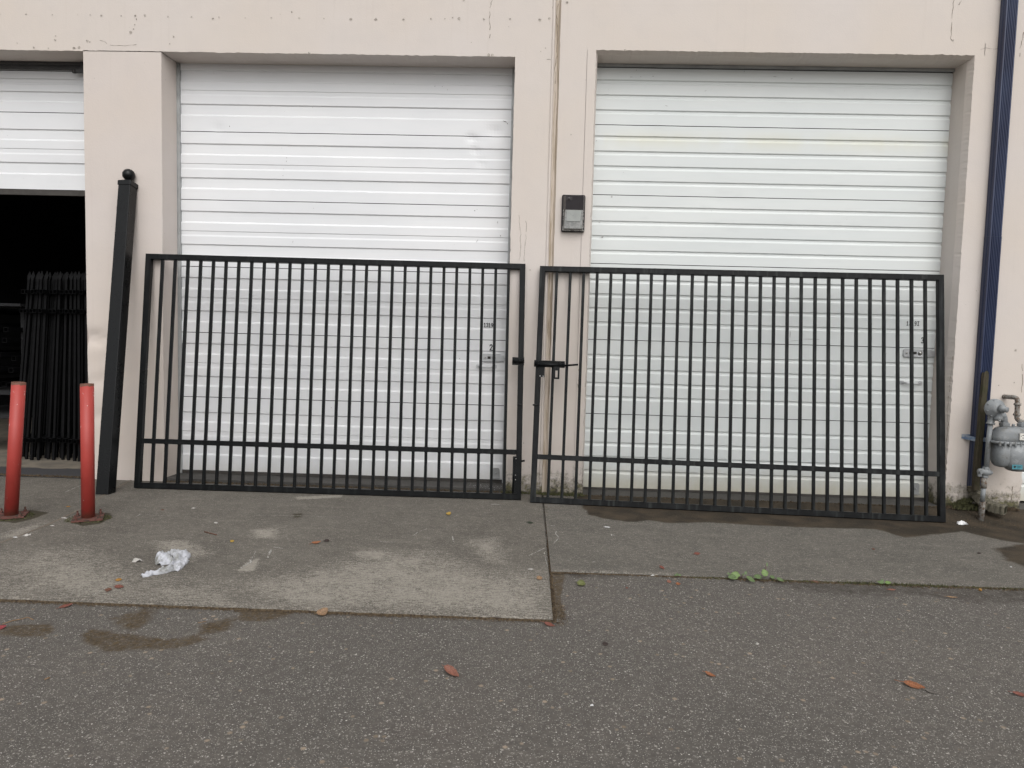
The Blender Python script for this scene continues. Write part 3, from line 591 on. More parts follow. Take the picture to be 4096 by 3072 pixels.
for c, k in [(540, 'top'), (576, 'joint'), (685, 'in'), (713, 'out'), (815, 'in'), (843, 'out'), (944, 'in'), (973, 'out'), (1071, 'joint'), (1169, 'in'), (1196, 'out'), (1299, 'in'), (1327, 'out'), (1427, 'in'), (1453, 'out'), (1556, 'in'), (1583, 'out'),
             (1676, 'joint'), (1777, 'in'), (1803, 'out'), (1903, 'in'), (1929, 'out'), (2030, 'in'), (2056, 'out'), (2155, 'in'), (2180, 'out'), (2269, 'joint'), (2407, 'in'), (2430, 'out'), (2531, 'in'), (2556, 'out'), (2652, 'in'), (2676, 'out'), (2774, 'in'), (2799, 'out'),
             (2927, 'joint'), (3059, 'in'), (3082, 'out'), (3181, 'in'), (3205, 'out'), (3300, 'in'), (3323, 'out'), (3418, 'in'), (3442, 'out'), (3568, 'joint'), (3696, 'in'), (3718, 'out'), (3815, 'in'), (3839, 'out'), (3935, 'in'), (3958, 'out'), (4056, 'in'), (4079, 'out'), (4203, 'end')]:
    D2.append((k2(c) - .004, k))
M2 = [(2048 + 1030 / 2.16, 308, .016, .003, .1, 2), (2048 + 1112 / 2.16, 307, .010, .003, .1, 2), (2048 + 1220 / 2.16, 305, .010, .003, 0, 2), (2048 + 1335 / 2.16, 423, .016, .004, -.35, 2), (2048 + 1672 / 2.16, 363, .012, .003, .35, 2), (2048 + 1075 / 2.16, 281, .002, .006, 0, 3), (2048 + 2007 / 2.16, 285, .002, .008, 0, 3),
      (2048 + 785 / 2.16, 768 + 385 / 2.16, .014, .010, 0, 2), (2048 + 778 / 2.16, 768 + 392 / 2.16, .006, .004, 0, 3), (2048 + 755 / 2.16, 768 + 263 / 2.16, .010, .004, 0, 2), (2048 + 862 / 2.16, 768 + 40 / 2.16, .010, .012, 0, 2), (2048 + 730 / 2.16, 1215 / 2.16, .003, .010, -.5, 2), (3072 + 192 / 2.16, 768 + 1235 / 2.16, .006, .040, 0, 2), (3072 + 230 / 2.16, 768 + 1284 / 2.16, .05, .004, .1, 2), (3072 + 380 / 2.16, 768 + 1272 / 2.16, .09, .004, .0, 2),
      (3072 + 493 / 2.16, 768 + 550 / 2.16, .002, .006, 0, 3), (3072 + 205 / 2.16, 680 / 2.16, .012, .004, .4, 2), (3072 + 60 / 2.16, 662 / 2.16, .02, .003, 0, 2), (2048 + 965 / 2.16, 1490 / 2.16, .002, .007, 0, 2), (2048 + 940 / 2.16, 768 + 1388 / 2.16, .002, .009, .3, 3)]
DN2 = [(at(2520, 1680, OD).x, at(2520, 1680, OD).z, .12, .008), (at(2900, 1665, OD).x, at(2900, 1665, OD).z, .10, .006), (at(2900, 800, OD).x, at(2900, 800, OD).z, .15, .004)]
d2 = door(.49, 3.76, D2, 'door_green', OD, 'greenish white ribbed freight door, rightmost full one, marked 3', DN2, M2)
k0 = lambda c: zof(0, 200 + c / 2.765, .32)
D0 = [(k0(c), k) for c, k in [(170, 'top'), (222, 'joint'), (312, 'in'), (365, 'out'), (455, 'in'), (560, 'out'), (682, 'joint'), (872, 'in'), (985, 'out'), (1085, 'sin'), (1140, 'out'), (1240, 'in'), (1360, 'out'), (1532, 'end')]]
d0 = door(-8.9, -4.16, D0, 'door_white', .32, 'white freight door rolled half way up over the dark room')
d3 = door(4.48, 8.2, [(z, k) for z, k in D2], 'door_green', OD, 'sliver of white freight door right of the gas meter')
# seals, tracks, header strips
def sub(parent, name, mats, b): return b.build(name, mats, parent)
b = MB(); b.box((-3.40, OD - .004, .034), (-.25, OD + .03, D1[-1][0] - .002)); sub(d1, 'bottom_seal', 'rubber', b)
b = MB(); b.box((.49, OD - .004, -.001), (3.75, OD + .03, D2[-1][0] - .002)); sub(d2, 'bottom_seal', 'rubber', b)
b = MB(); b.box((-8.9, .315, D0[-1][0] - .055), (-4.16, .35, D0[-1][0] - .003)); sub(d0, 'bottom_seal', 'rubber', b)
for a_, c_, D_, Y_ in ((-3.43, -3.392, d1, OD - .02), (-.262, -.222, d1, OD - .015)):
    b = MB(); b.box((a_, Y_, .02), (c_, OD + .03, ZR)); b.box((a_ + .010, Y_ - .006, .02), (a_ + .014, Y_ - .0005, ZR))
    for k in range(9):
        z = .25 + k * .42; b.lathe([(.006, 0), (.005, .004)], (a_ + .025, Y_ - .0005, z), (0, -1, 0), 8)
    sub(D_, 'track', 'track', b)
b = MB(); b.box((.49, OD - .03, D2[1][0] + .002), (3.77, OD - .002, 3.985)); sub(d2, 'header_strip', 'track', b)
b = MB(); b.box((-8.9, .28, D0[1][0] + .005), (-4.2, .31, D0[0][0] + .06)); b.box((-8.9, .26, D0[0][0] - .01), (-4.2, .28, D0[0][0] + .07)); sub(d0, 'header_strip', 'bracket', b)
b = MB(); p = at(322, 285, .27); b.box((p.x - .03, .24, p.z - .02), (p.x + .06, .27, p.z + .012)); b.box((p.x + .012, .25, p.z + .012), (p.x + .03, .275, p.z + .14)); b.lathe([(.018, 0), (.018, .03), (.01, .032)], (p.x - .03, .25, p.z - .01), (-1, 0, 0), 12)
sub(d0, 'track_bracket', 'bracket', b)
# slide locks, lift handles, corner brackets
def lock(parent, xa, xb, z, Y):
    b = MB(); h = .036
    b.prism([(xa, z - h), (xb, z - h), (xb, z + h), (xa, z + h), (xa - .008, z + h - .012), (xa - .008, z - h + .012)], Y - .012, Y)
    b.box((xa + .0, Y - .020, z + h - .004), (xb - .02, Y - .0125, z + h)); b.box((xa, Y - .020, z - h), (xb - .02, Y - .0125, z - h + .004))
    b.box((xb - .06, Y - .018, z - .03), (xb + .03, Y - .0125, z + .024))
    o = b.build('slide_lock', 'galv', parent)
    b = MB()
    for x in (xa + .02, xb - .055):
        c_ = MB(); c_.lathe([(.009, 0), (.009, .003), (.004, .007), (.001, .008)], (x, Y - .0185, z), (0, -1, 0), 12); c_.build('rivet', 'bolt', parent)
    b.lathe([(.02, 0), (.02, .006), (.012, .007), (.012, .014), (.002, .015)], ((xa + xb) / 2 + .02, Y - .0122, z), (0, -1, 0), 16)
    b.build('lock_cylinder', 'bolt', parent)
    b = MB(); b.box((xa + .045, Y - .0135, z - .012), ((xa + xb) / 2 - .012, Y - .0122, z + .012)); b.build('lock_slot', 'gap', parent)
p = at(1932, 1412, OD); q = at(2008, 1442, OD); lock(d1, p.x, q.x - .01, at(1970, 1431, OD).z, OD)
p = at(3616, 1395, OD); q = at(3722, 1420, OD); lock(d2, p.x, q.x, at(3660, 1412, OD).z, OD)
def handle(parent, xa, xb, z, Y):
    b = MB()
    for x in (xa, xb): b.prism([(x - .017, z - .013), (x - .008, z - .018), (x + .008, z - .018), (x + .017, z - .013), (x + .017, z + .013), (x + .008, z + .018), (x - .008, z + .018), (x - .017, z + .013)], Y - .006, Y); b.lathe([(.007, 0), (.006, .004), (.001, .006)], (x, Y - .0062, z), (0, -1, 0), 10)
    pts = [(xa + .008, Y - .006, z), (xa + .022, Y - .028, z - .003), (xa + .045, Y - .034, z - .006), (xb - .045, Y - .034, z - .006), (xb - .022, Y - .028, z - .003), (xb - .008, Y - .006, z)]
    b.tube(pts, .008, 8, flat=.8); b.build('lift_handle', 'galv', parent)
handle(d1, at(1911, 1465, OD).x, at(1979, 1468, OD).x, at(1945, 1466, OD).z, OD)
handle(d2, at(3607, 1531, OD).x, at(3680, 1534, OD).x, at(3640, 1531, OD).z, OD)
def cbr(parent, px, py, mat='galv'):
    p = at(px, py, OD); b = MB(); x, z = p.x, p.z; w_ = .036; h = .052
    b.prism([(x - w_, z - h), (x + w_, z - h), (x + w_, z + h - .02), (x + w_ - .012, z + h), (x - w_ + .012, z + h), (x - w_, z + h - .02)], OD - .008, OD - .0005)
    b.lathe([(.011, 0), (.008, .008), (.001, .01)], (x, OD - .0082, z), (0, -1, 0), 10)
    for sx in (-.02, .02): b.lathe([(.005, 0), (.003, .004)], (x + sx, OD - .0082, z + .012), (0, -1, 0), 8)
    b.box((x - w_, OD - .035, z - h), (x + w_, OD - .0085, z - h + .006)); b.build('corner_bracket', mat, parent)
cbr(d1, 1024 + 2073 / 2.16, 1536 + 770 / 2.16, 'track'); cbr(d2, 3072 + 1270 / 2.16, 1400 + 1195 / 2.16, 'track')
# stencilled numbers as painted strokes
GL = {'1': [[(.15, .78), (.42, 1), (.42, 0)], [(.1, 0), (.75, 0)]], '3': [[(.1, .85), (.35, 1), (.7, .9), (.75, .72), (.45, .55), (.75, .35), (.7, .1), (.35, 0), (.08, .14)]],
      '9': [[(.72, .62), (.5, .42), (.2, .5), (.12, .75), (.3, .97), (.6, .97), (.74, .75), (.7, .3), (.5, .05), (.2, .02)]], 'I': [[(.12, 1), (.8, 1)], [(.46, 1), (.46, 0)], [(.12, 0), (.8, 0)]],
      '2': [[(.1, .75), (.25, .97), (.6, 1), (.75, .75), (.55, .45), (.1, .02), (.4, .08), (.85, .0)]]}
def write(parent, txt, px, py, h, Y, adv=.60, w_=.17):
    p = at(px, py, Y); b = MB(); x = p.x
    for ch in txt:
        for st in GL[ch]:
            for (x0, z0), (x1, z1) in zip(st, st[1:]):
                a_ = Vector((x + x0 * h * .62, Y - .0025, p.z + z0 * h)); c_ = Vector((x + x1 * h * .62, Y - .0025, p.z + z1 * h)); d = (c_ - a_).normalized(); s_ = Vector((-d.z, 0, d.x)) * h * w_ * .5; e = d * h * w_ * .3
                b.add([a_ - e + s_, c_ + e + s_, c_ + e - s_, a_ - e - s_], [(0, 1, 2, 3)])
        x += h * adv
    b.build('unit_number', 'ink', parent)
write(d1, '1319I', 1935, 1308, .038, OD); write(d1, '2', 1958, 1401, .053, OD)
write(d2, '1319I', 3625, 1301, .036, OD, .68); write(d2, '3', 3683, 1372, .05, OD)
# ------------------------------------------------------------------ leaning gates
def frame_at(BL, BR, TL, TR):
    o = Vector(BL); ex = (Vector(BR) - o).normalized(); up = (Vector(TL) - o) + (Vector(TR) - Vector(BR)); H_ = up.length / 2
    ez = (up - ex * up.dot(ex)).normalized(); ey = ez.cross(ex)
    W_ = ((Vector(BR) - o).length + (Vector(TR) - Vector(TL)).length) / 2
    sh = up.dot(ex) / H_ / 2
    skew = ((Vector(TR) - Vector(BR)).length - (Vector(TL) - o).length) / H_ * .8          # the welded frame is a little out of square
    return Matrix(((ex.x, ey.x, ez.x, o.x), (ex.y, ey.y, ez.y, o.y), (ex.z, ey.z, ez.z, o.z), (0, 0, 0, 1))), W_, H_, (skew, sh)
def gate(label, mw, W_, H_, n, rail_z, mat, skew=(0., 0.), ft=.05, pk=.025):
    g = thing('steel_gate', label, 'gate', local=True, group='black steel gates leaning on the warehouse'); g.matrix_world = mw
    b = MB(); c = ft / 2
    pf_ = [(c, .048 / 2), (-c, .048 / 2), (-c, -.048 / 2), (c, -.048 / 2)]
    # mitred frame
    cor = [(0, 0), (W_, 0), (W_, H_), (0, H_)]; inn = [(ft, ft), (W_ - ft, ft), (W_ - ft, H_ - ft), (ft, H_ - ft)]; ch = .003
    rings = []
    for (ox, oz), (ix, iz) in zip(cor, inn):
        def L(t): return (ox + (ix - ox) * t, oz + (iz - oz) * t)
        k = ch / ft
        rings.append([(*[L(0)[0]], -.024 + ch, L(0)[1]), (L(k)[0], -.024, L(k)[1]), (L(1 - k)[0], -.024, L(1 - k)[1]), (L(1)[0], -.024 + ch, L(1)[1]), (L(1)[0], .024 - ch, L(1)[1]), (L(1 - k)[0], .024, L(1 - k)[1]), (L(k)[0], .024, L(k)[1]), (L(0)[0], .024 - ch, L(0)[1])])
    vs = [p for r_ in rings for p in r_]; b.add(vs, [(i * 8 + j, i * 8 + (j + 1) % 8, ((i + 1) % 4) * 8 + (j + 1) % 8, ((i + 1) % 4) * 8 + j) for i in range(4) for j in range(8)])
    kz = lambda x: 1 + skew[0] * (x / W_ - .5)
    def warp(b):
        for v in b.v: v.z *= kz(v.x); v.x += skew[1] * v.z
    warp(b)
    b.build('frame', mat, g)
    b = MB(); b.beam((ft + .0005, 0, rail_z), (W_ - ft - .0005, 0, rail_z), .044, .044, (0, 0, 1), .003); 
    warp(b); b.build('rail', mat, g)
    first = None; sp = (W_ - 2 * ft) / (n + .72)
    for i in range(n):
        x = ft + sp * (.86 + i) + random.uniform(-.0015, .0015)
        if first is None:
            b = MB(); b.beam((0, 0, ft + .0005), (0, 0, rail_z - .0225), pk, pk, (0, 1, 0), .002); b.beam((0, 0, rail_z + .0225), (0, 0, H_ - ft - .0005), pk, pk, (0, 1, 0), .002)
            for z, s_ in ((ft, 1), (rail_z + .022, 1), (rail_z - .022, -1), (H_ - ft, -1)):   # weld beads
                b.tube([(-pk / 2 - .003, -.008, z + s_ * .001), (pk / 2 + .003, -.008, z + s_ * .001)], .003, 6)
            first = b.build('picket', mat, g); first.location.x = x; first.scale.z = kz(x); first.rotation_euler.y = math.atan(skew[1])
        else:
            c_ = first.copy(); COL.objects.link(c_); c_.parent = g; c_.location.x = x; c_.scale.z = kz(x); c_.rotation_euler.y = math.atan(skew[1])
    return g
BL, BR = gr(540, 1952), gr(2072, 2000); TL, TR = at(579, 1018, -.03), at(2102, 1058, -.03)
print('gate1', BL, BR, TL, TR)
mw, W1, H1, K1 = frame_at(BL, BR, TL, TR); mw.translation += Vector((0, 0, .003))
G1 = gate('glossy black picket gate leaning left of the seam, in front of the door marked 2', mw, W1, H1, 28, .42, 'gate_black', K1)
BL, BR = gr(2120, 2010), gr(3767, 2090); TL, TR = at(2150, 1072, -.03), at(3774, 1097, -.03)
print('gate2', BL, BR, TL, TR, W1, H1)
mw2, W2, H2, K2 = frame_at(BL, BR, TL, TR); mw2.translation += Vector((0, 0, .003))
G2 = gate('dusty black picket gate with slide bolt, leaning in front of the door marked 3', mw2, W2, H2, 28, .405, 'gate_dusty', K2)
def loc(g, mwx, px, py, off=-.03):
    """pixel -> local point on the gate's face plane"""
    d = ray(px, py); n_ = Vector((mwx[0][1], mwx[1][1], mwx[2][1])); o = mwx.translation + n_ * off
    p = CAMP + d * ((o - CAMP).dot(n_) / d.dot(n_)); return mwx.inverted() @ p
Z3 = lambda x, y: (1850 + x / 4.022, 1250 + y / 4.022)
# receiver on gate 1
p0, p1 = loc(G1, mw, *Z3(802, 718)), loc(G1, mw, *Z3(975, 848)); b = MB()
b.box((p0.x, -.030, p1.z), (p1.x + .008, -.0245, p0.z)); zc = (p0.z + p1.z) / 2
b.tube([(p0.x, -.042, zc), (p1.x + .01, -.042, zc)], .016, 12); b.tube([(p0.x + .05, -.042, zc), (p0.x + .085, -.042, zc)], .021, 12); b.tube([(p0.x + .066, -.055, zc), (p0.x + .066, -.072, zc - .004)], .008, 8)
for dx, dz in ((.016, .02), (.016, -.02)): b.lathe([(.006, 0), (.004, .004)], (p0.x + dx, -.0302, zc + dz * .9), (0, -1, 0), 8)
b.build('bolt_receiver', 'gate_black', G1)
# drop rod keeper low on gate 1
p0, p1 = loc(G1, mw, 2048 + 8 / 2.16, 1536 + 625 / 2.16), loc(G1, mw, 2048 + 32 / 2.16, 1536 + 950 / 2.16); b = MB()
b.box((p0.x, -.03, p1.z), (p1.x, -.0245, p0.z))
q = loc(G1, mw, 2048 + 88 / 2.16, 1536 + 670 / 2.16); b.tube([(p1.x + .03, -.01, q.z), (q.x + .02, -.03, q.z + .008)], .009, 10); b.tube([(p0.x + .008, -.038, p1.z + .01), (p0.x + .008, -.038, p0.z - .01)], .008, 10)
b.build('drop_rod', 'gate_black', G1)
b = MB()
for f in (.06, .5, .62):
    b = MB(); b.lathe([(.005, 0), (.003, .003)], (p1.x - .006, -.0302, p0.z + (p1.z - p0.z) * f), (0, -1, 0), 8); b.build('rivet', 'bolt', G1)
# slide bolt on gate 2
A = lambda x, y: loc(G2, mw2, *Z3(x, y))
b = MB(); a0, a1 = A(1155, 765), A(1645, 893)
b.box((a0.x, -.030, a1.z), (a1.x, -.0245, a0.z)); b.box((a0.x + .0, -.040, a0.z - .008), (a1.x, -.0305, a0.z))
t0, t1 = A(1222, 890), A(1318, 1040); b.prism([(t0.x, t1.z), (t1.x, t1.z), (t1.x, a1.z - .0005), (t1.x + .012, a1.z - .0003), (t0.x - .012, a1.z - .0003), (t0.x, a1.z - .012)], -.030, -.0245)
b.build('bolt_plate', 'gate_black', G2)
b = MB(); c0, c1 = A(1150, 832), A(1857, 843)
b.tube([(c0.x, -.052, c0.z), (a1.x - .0, -.052, c0.z - .002)], .017, 14); b.tube([(a1.x + .0005, -.052, c0.z - .002), (c1.x, -.052, c1.z)], .009, 12)
for x in (1210, 1560, 1620): s_ = A(x, 832); b.tube([(s_.x, -.052, c0.z), (s_.x + .012, -.052, c0.z)], .020, 14)
b.build('bolt_bar', 'gate_black', G2)
b = MB(); h0, h1 = A(1463, 880), A(1553, 1082); y0_, y1_ = -.078, -.071; s0, s1 = A(1492, 942), A(1524, 1052)
b.box((h0.x, y0_, h1.z), (s0.x, y1_, h0.z)); b.box((s1.x, y0_, h1.z), (h1.x, y1_, h0.z)); b.box((s0.x + .0002, y0_, s0.z), (s1.x - .0002, y1_, h0.z)); b.box((s0.x + .0002, y0_, h1.z), (s1.x - .0002, y1_, s1.z)); b.box((h0.x, y0_ - .012, h1.z - .0), (h1.x, y0_ - .0005, h1.z + .006))
b.build('padlock_hasp', 'gate_black', G2)
b = MB()
for x, y in ((1247, 1021), (1296, 1024)):
    b = MB(); s_ = A(x, y); b.lathe([(.006, 0), (.003, .005)], (s_.x, -.0302, s_.z), (0, -1, 0), 8); b.build('rivet', 'bolt', G2)
# weld scars where hinges were cut off
for G_, mwx, px, py in ((G1, mw, 2048 + 68 / 2.16, 1536 + 178 / 2.16), (G2, mw2, 2048 + 202 / 2.16, 1536 + 182 / 2.16)):
    s_ = loc(G_, mwx, px, py); b = MB(); b.tube([(s_.x - .022, -.0245, s_.z), (s_.x - .008, -.029, s_.z + .002), (s_.x + .01, -.028, s_.z - .001), (s_.x + .022, -.0245, s_.z)], .007, 8); b.build('weld_scar', 'post_black', G_)
# ------------------------------------------------------------------ square black post with ball cap
fb = gr(430, 1980); top = at(521, 741, -.115)
b0 = Vector((fb.x + .004, fb.y, 0)); ax = (top - b0).normalized(); Lp = (top - b0).length + .052; wp = .112
# base corner facing the camera is fb; local frame
ang = R(-35)
side = Vector((math.cos(ang), math.sin(ang), 0)); side = (side - ax * side.dot(ax)).normalized(); fr = ax.cross(side)
# left face runs from corner to the back-left, right face to the back-right
e1 = (Vector((-math.cos(R(1)), math.sin(R(1)), 0))); e1 = (e1 - ax * e1.dot(ax)).normalized(); e2 = e1.cross(ax).normalized()
if e2.y < 0: e2 = -e2
P_ = thing('ball_top_post', 'tall black square steel post with ball cap leaning against the left pier', 'post', b0, local=True)
mwp = Matrix(((e1.x, e2.x, ax.x, b0.x), (e1.y, e2.y, ax.y, b0.y), (e1.z, e2.z, ax.z, b0.z), (0, 0, 0, 1)))
if mwp.to_3x3().determinant() < 0: e1, e2 = e2, e1; mwp = Matrix(((e1.x, e2.x, ax.x, b0.x), (e1.y, e2.y, ax.y, b0.y), (e1.z, e2.z, ax.z, b0.z), (0, 0, 0, 1)))
mwp.translation += Vector((0, 0, .006)); P_.matrix_world = mwp
def rsq(x0, x1, r_, n=5):
    pts = []
    for cx, cy, a0 in ((x1 - r_, x1 - r_, 0), (x0 + r_, x1 - r_, 90), (x0 + r_, x0 + r_, 180), (x1 - r_, x0 + r_, 270)):
        for k in range(n): a_ = R(a0 + 90 * k / (n - 1)); pts.append((cx + r_ * math.cos(a_), cy + r_ * math.sin(a_)))
    return pts
b = MB(); sq = rsq(0, wp, .006); b.rings([[(x, y, z) for x, y in sq] for z in (0, Lp - .032)], 0, False)
b.build('shaft', 'post_black', P_)
b = MB(); s1_ = rsq(-.006, wp + .006, .008); s2_ = rsq(.01, wp - .01, .008); s3 = rsq(.033, wp - .033, .01)
b.rings([[(x, y, Lp - .05) for x, y in s1_], [(x, y, Lp - .01) for x, y in s1_], [(x, y, Lp - .003) for x, y in s2_], [(x, y, Lp + .008) for x, y in s3]], 0, False)
r_ = .054; b.lathe([(.02, Lp + .004), (.026, Lp + .012)] + [(max(.001, r_ * math.sin(t * math.pi / 18)), Lp + .012 + r_ * .92 - r_ * math.cos(t * math.pi / 18)) for t in range(4, 19)], (wp / 2, wp / 2, 0), (0, 0, 1), 28)
b.build('ball_cap', 'post_black', P_)
# ------------------------------------------------------------------ bollards
def bollard(px, py, tx, ty, lean, label, rotz):
    p = gr(px, py); p = CAMP + (p - CAMP) * (1 + .044 / (p.y - CAMP.y)); p.z = 0
    g = thing('bollard', label, 'bollard', p, local=True, group='red steel bollards by the open door')
    hgt = 1.015
    b = MB(); r0 = .0455
    b.lathe([(r0, .01), (r0, hgt), (r0 - .006, hgt), (r0 - .006, hgt - .02), (.001, hgt - .022)], (0, 0, 0), (0, 0, 1), 40)
    o = b.build('pipe', 'red', g); o.rotation_euler = (0, lean, 0)
    b = MB(); s_ = .1; b.prism([(-s_, -s_), (s_, -s_), (s_, s_), (-s_, s_)], .006, .016, axis='z'); o = b.build('base_plate', 'rustred', g); o.rotation_euler = (0, 0, rotz)
    for sx in (-1, 1):
        for sy in (-1, 1):
            b = MB(); x, y = sx * .075, sy * .075
            b.lathe([(.017, .016), (.017, .019), (.013, .020), (.013, .032), (.007, .033), (.007, .052), (.001, .053)], (x, y, 0), (0, 0, 1), 6, smooth=False); o = b.build('anchor_bolt', 'rustred', g); o.rotation_euler = (0, 0, rotz)
    mm = MB()
    for _ in range(260):
        a_ = random.random() * 6.28; rr = random.uniform(.09, .15); x, y = p.x + rr * 1.05 * math.cos(a_), p.y + rr * math.sin(a_) * .9
        hh = random.uniform(.004, .012); d = random.uniform(.003, .009); mm.add([(x - d, y, gz(x, y)), (x + d, y + .002, gz(x, y)), (x, y + random.uniform(-d, d), gz(x, y) + hh)], [(0, 1, 2)])
    return mm
mm1 = bollard(44, 2073, 83, 1524, R(4.6), 'red steel bollard leaning right, at the left edge of the open doorway', R(25))
mm2 = bollard(353, 2083, 349, 1534, R(.3), 'upright red steel bollard standing in front of the black ball-top post', R(28))
for mm in (mm1, mm2): tag(mm.build('moss_patch', 'moss'), 'brown green moss around a bollard foot', 'moss', kind='stuff')
# ------------------------------------------------------------------ stored fence panels in the dark room
def fence_panel(x, y0, lean, hgt, first):
    if first is None:
        g = thing('fence_panel', 'black spear-top fence panel standing on edge in the dark doorway stack', 'fence panel', local=True, group='spear-top fence panels stacked in the dark room')
        for z in (.22, hgt - .42, hgt - .22):
            b = MB(); w_, h_ = .018, .020
            o_ = [(-w_, -h_), (w_, -h_), (w_, h_), (-w_, h_)]; i_ = [(x * .86, z_ * .86) for x, z_ in o_]
            L = 1.7
            b.rings([[(x, -.06, z + q) for x, q in i_], [(x, -.06, z + q) for x, q in o_], [(x, L, z + q) for x, q in o_], [(x, L, z + q) for x, q in i_], [(x, -.05, z + q) for x, q in i_]], 0, False, False)
            b.build('rail', 'fence_black', g)
        pick = None
        for i in range(14):
            if pick is None:
                b = MB(); b.beam((0, 0, 0), (0, 0, hgt - .09), .025, .025, (0, 1, 0), .002)
                b.rings([[(-.0125, -.0125, hgt - .09), (.0125, -.0125, hgt - .09), (.0125, .0125, hgt - .09), (-.0125, .0125, hgt - .09)], [(-.02, -.004, hgt - .05), (.02, -.004, hgt - .05), (.02, .004, hgt - .05), (-.02, .004, hgt - .05)], [(-.001, -.001, hgt), (.001, -.001, hgt), (.001, .001, hgt), (-.001, .001, hgt)]], 0, False)
                pick = b.build('picket', 'fence_black', g); pick.location = (.0, .02, 0)
            else:
                c_ = pick.copy(); COL.objects.link(c_); c_.parent = g; c_.location = (0, .02 + i * .118, 0)
    else:
        g = first.copy(); COL.objects.link(g)
        for ch in first.children: c_ = ch.copy(); COL.objects.link(c_); c_.parent = g
    g.location = (x, y0, .013); g.rotation_euler = (random.uniform(-.006, .006), lean, random.uniform(-.02, .02))
    return g
first = None
YF = .75
base = gr(120, 1843)
xb = at(40, 1835, YF).x; xe = at(345, 1840, YF).x; N_ = 12
names = ['leftmost', 'second from the left', 'third from the left', 'fourth from the left', 'fifth from the left', 'sixth from the left', 'seventh from the left', 'eighth from the left', 'fourth from the right', 'third from the right', 'second from the right', 'rightmost']
for i in range(N_):
    x = xb + (xe - xb) * i / (N_ - 1) + random.uniform(-.012, .012)
    xt = at(105 + (335 - 105) * i / (N_ - 1), 1085, YF).x
    zt = at(180, 1085, YF).z
    g = fence_panel(x, YF + random.uniform(-.05, .06), math.atan2(xt - x, zt), zt - .0 + 0 * random.random(), first)
    if first is None: first = g
    g['label'] = 'black spear-top fence panel in the dark doorway, %s of the leaning stack' % names[i]
# steel tube stack at the far left inside
xL = at(0, 1300, .9)
TB = MB(); lab = 'bundle of dark square steel tubes racked at the left edge of the dark room'
rk = thing('tube_bundle', lab, 'steel tubes', (xL.x - .1, 1., .012), local=True)
tb = None
for i in range(26):
    if tb is None:
        b = MB(); w_ = .025; o_ = [(-w_, -w_), (w_, -w_), (w_, w_), (-w_, w_)]; i_ = [(q * .85, z_ * .85) for q, z_ in o_]
        b.rings([[(q, 0, z) for q, z in i_], [(q, 0, z) for q, z in o_], [(q, 3, z) for q, z in o_], [(q, 3, z) for q, z in i_], [(q, .01, z) for q, z in i_]], 0, False, False); b.box((-w_ * .8, .4, -w_ * .8), (w_ * .8, .41, w_ * .8), 1)
        tb = b.build('tube', ['fence_black', 'dark'], rk); o = tb
    else: o = tb.copy(); COL.objects.link(o); o.parent = rk
    o.location = (-.38 + (i % 5) * .12 + random.uniform(-.03, .03), random.uniform(-.2, .25), .75 + (i // 5) * .16 + random.uniform(-.03, .03))
b = MB()
for z in (.4, .66, 1.62): b.box((-.7, 0, z), (.25, 2.8, z + .03))
for x in (-.7, .1): b.box((x, .2, 0), (x + .04, .24, 1.65)); b.box((x, 2.8, 0), (x + .04, 2.84, 1.65))
b.build('rack', 'dark', rk)
# ------------------------------------------------------------------ wall light
c0, c1 = at(2247, 781, 0), at(2335, 930, 0); x0, x1, z0, z1 = c0.x + .003, c1.x + .003, c1.z, c0.z
g = thing('wall_light', 'small dark bronze wall pack light with cloudy lens on the centre pier', 'wall light', ((x0 + x1) / 2, 0, z0))
b = MB(); b.prism(rs := [(x0, z0 + .008), (x0 + .008, z0), (x1 - .008, z0), (x1, z0 + .008), (x1, z1 - .008), (x1 - .008, z1), (x0 + .008, z1), (x0, z1 - .008)], -.025, -.0005); b.build('back_plate', 'lamp_brown', g)
zm = z0 + (z1 - z0) * .575; W_ = x1 - x0
b = MB(); e = .012
fr_ = [(x0 + W_ * .15, z1 - .018), (x1 - W_ * .09, z1 - .018), (x1 - W_ * .09, zm), (x0 + W_ * .15, zm)]; bk = [(x0 + .008, z1 - .008), (x1 - .006, z1 - .008), (x1 - .006, zm - .012), (x0 + .008, zm - .012)]
vs = [(x, -.085, z) for x, z in fr_] + [(x, -.0255, z) for x, z in bk]
b.add(vs, [(0, 1, 2, 3)], 0); b.add([vs[0], vs[4], vs[7], vs[3]], [(0, 1, 2, 3)], 1); b.add([vs[1], vs[5], vs[6], vs[2]], [(0, 1, 2, 3)], 1); b.add([vs[0], vs[1], vs[5], vs[4]], [(0, 1, 2, 3)], 1); b.add([vs[3], vs[2], vs[6], vs[7]], [(0, 1, 2, 3)], 0)
b.build('housing', ['lamp_brown', 'lamp_edge'], g)
b = MB(); cx_, cz_ = x0 + W_ * .29, z1 - (z1 - z0) * .135
for k in range(5): z = cz_ - .012 + k * .006; b.box((x0 + W_ * .165, -.0875, z), (x0 + W_ * .42, -.0853, z + .0018))
b.lathe([(.012, 0), (.011, .004), (.006, .009), (.001, .011)], (cx_, -.088, cz_), (0, -1, 0), 14); b.build('photocell', 'lamp_edge', g)
b = MB(); zb = z0 + .010
vs = [(x0 + W_ * .15, -.083, zm - .002), (x1 - W_ * .10, -.083, zm - .002), (x1 - W_ * .13, -.072, zb + .012), (x0 + W_ * .12, -.072, zb + .012), (x0 + W_ * .08, -.026, zm - .002), (x1 - W_ * .06, -.026, zm - .002), (x1 - W_ * .06, -.026, zb), (x0 + W_ * .06, -.026, zb)]
b.add(vs, [(0, 1, 2, 3), (0, 4, 7, 3), (1, 5, 6, 2), (3, 2, 6, 7)]); b.build('lens', 'lens', g)
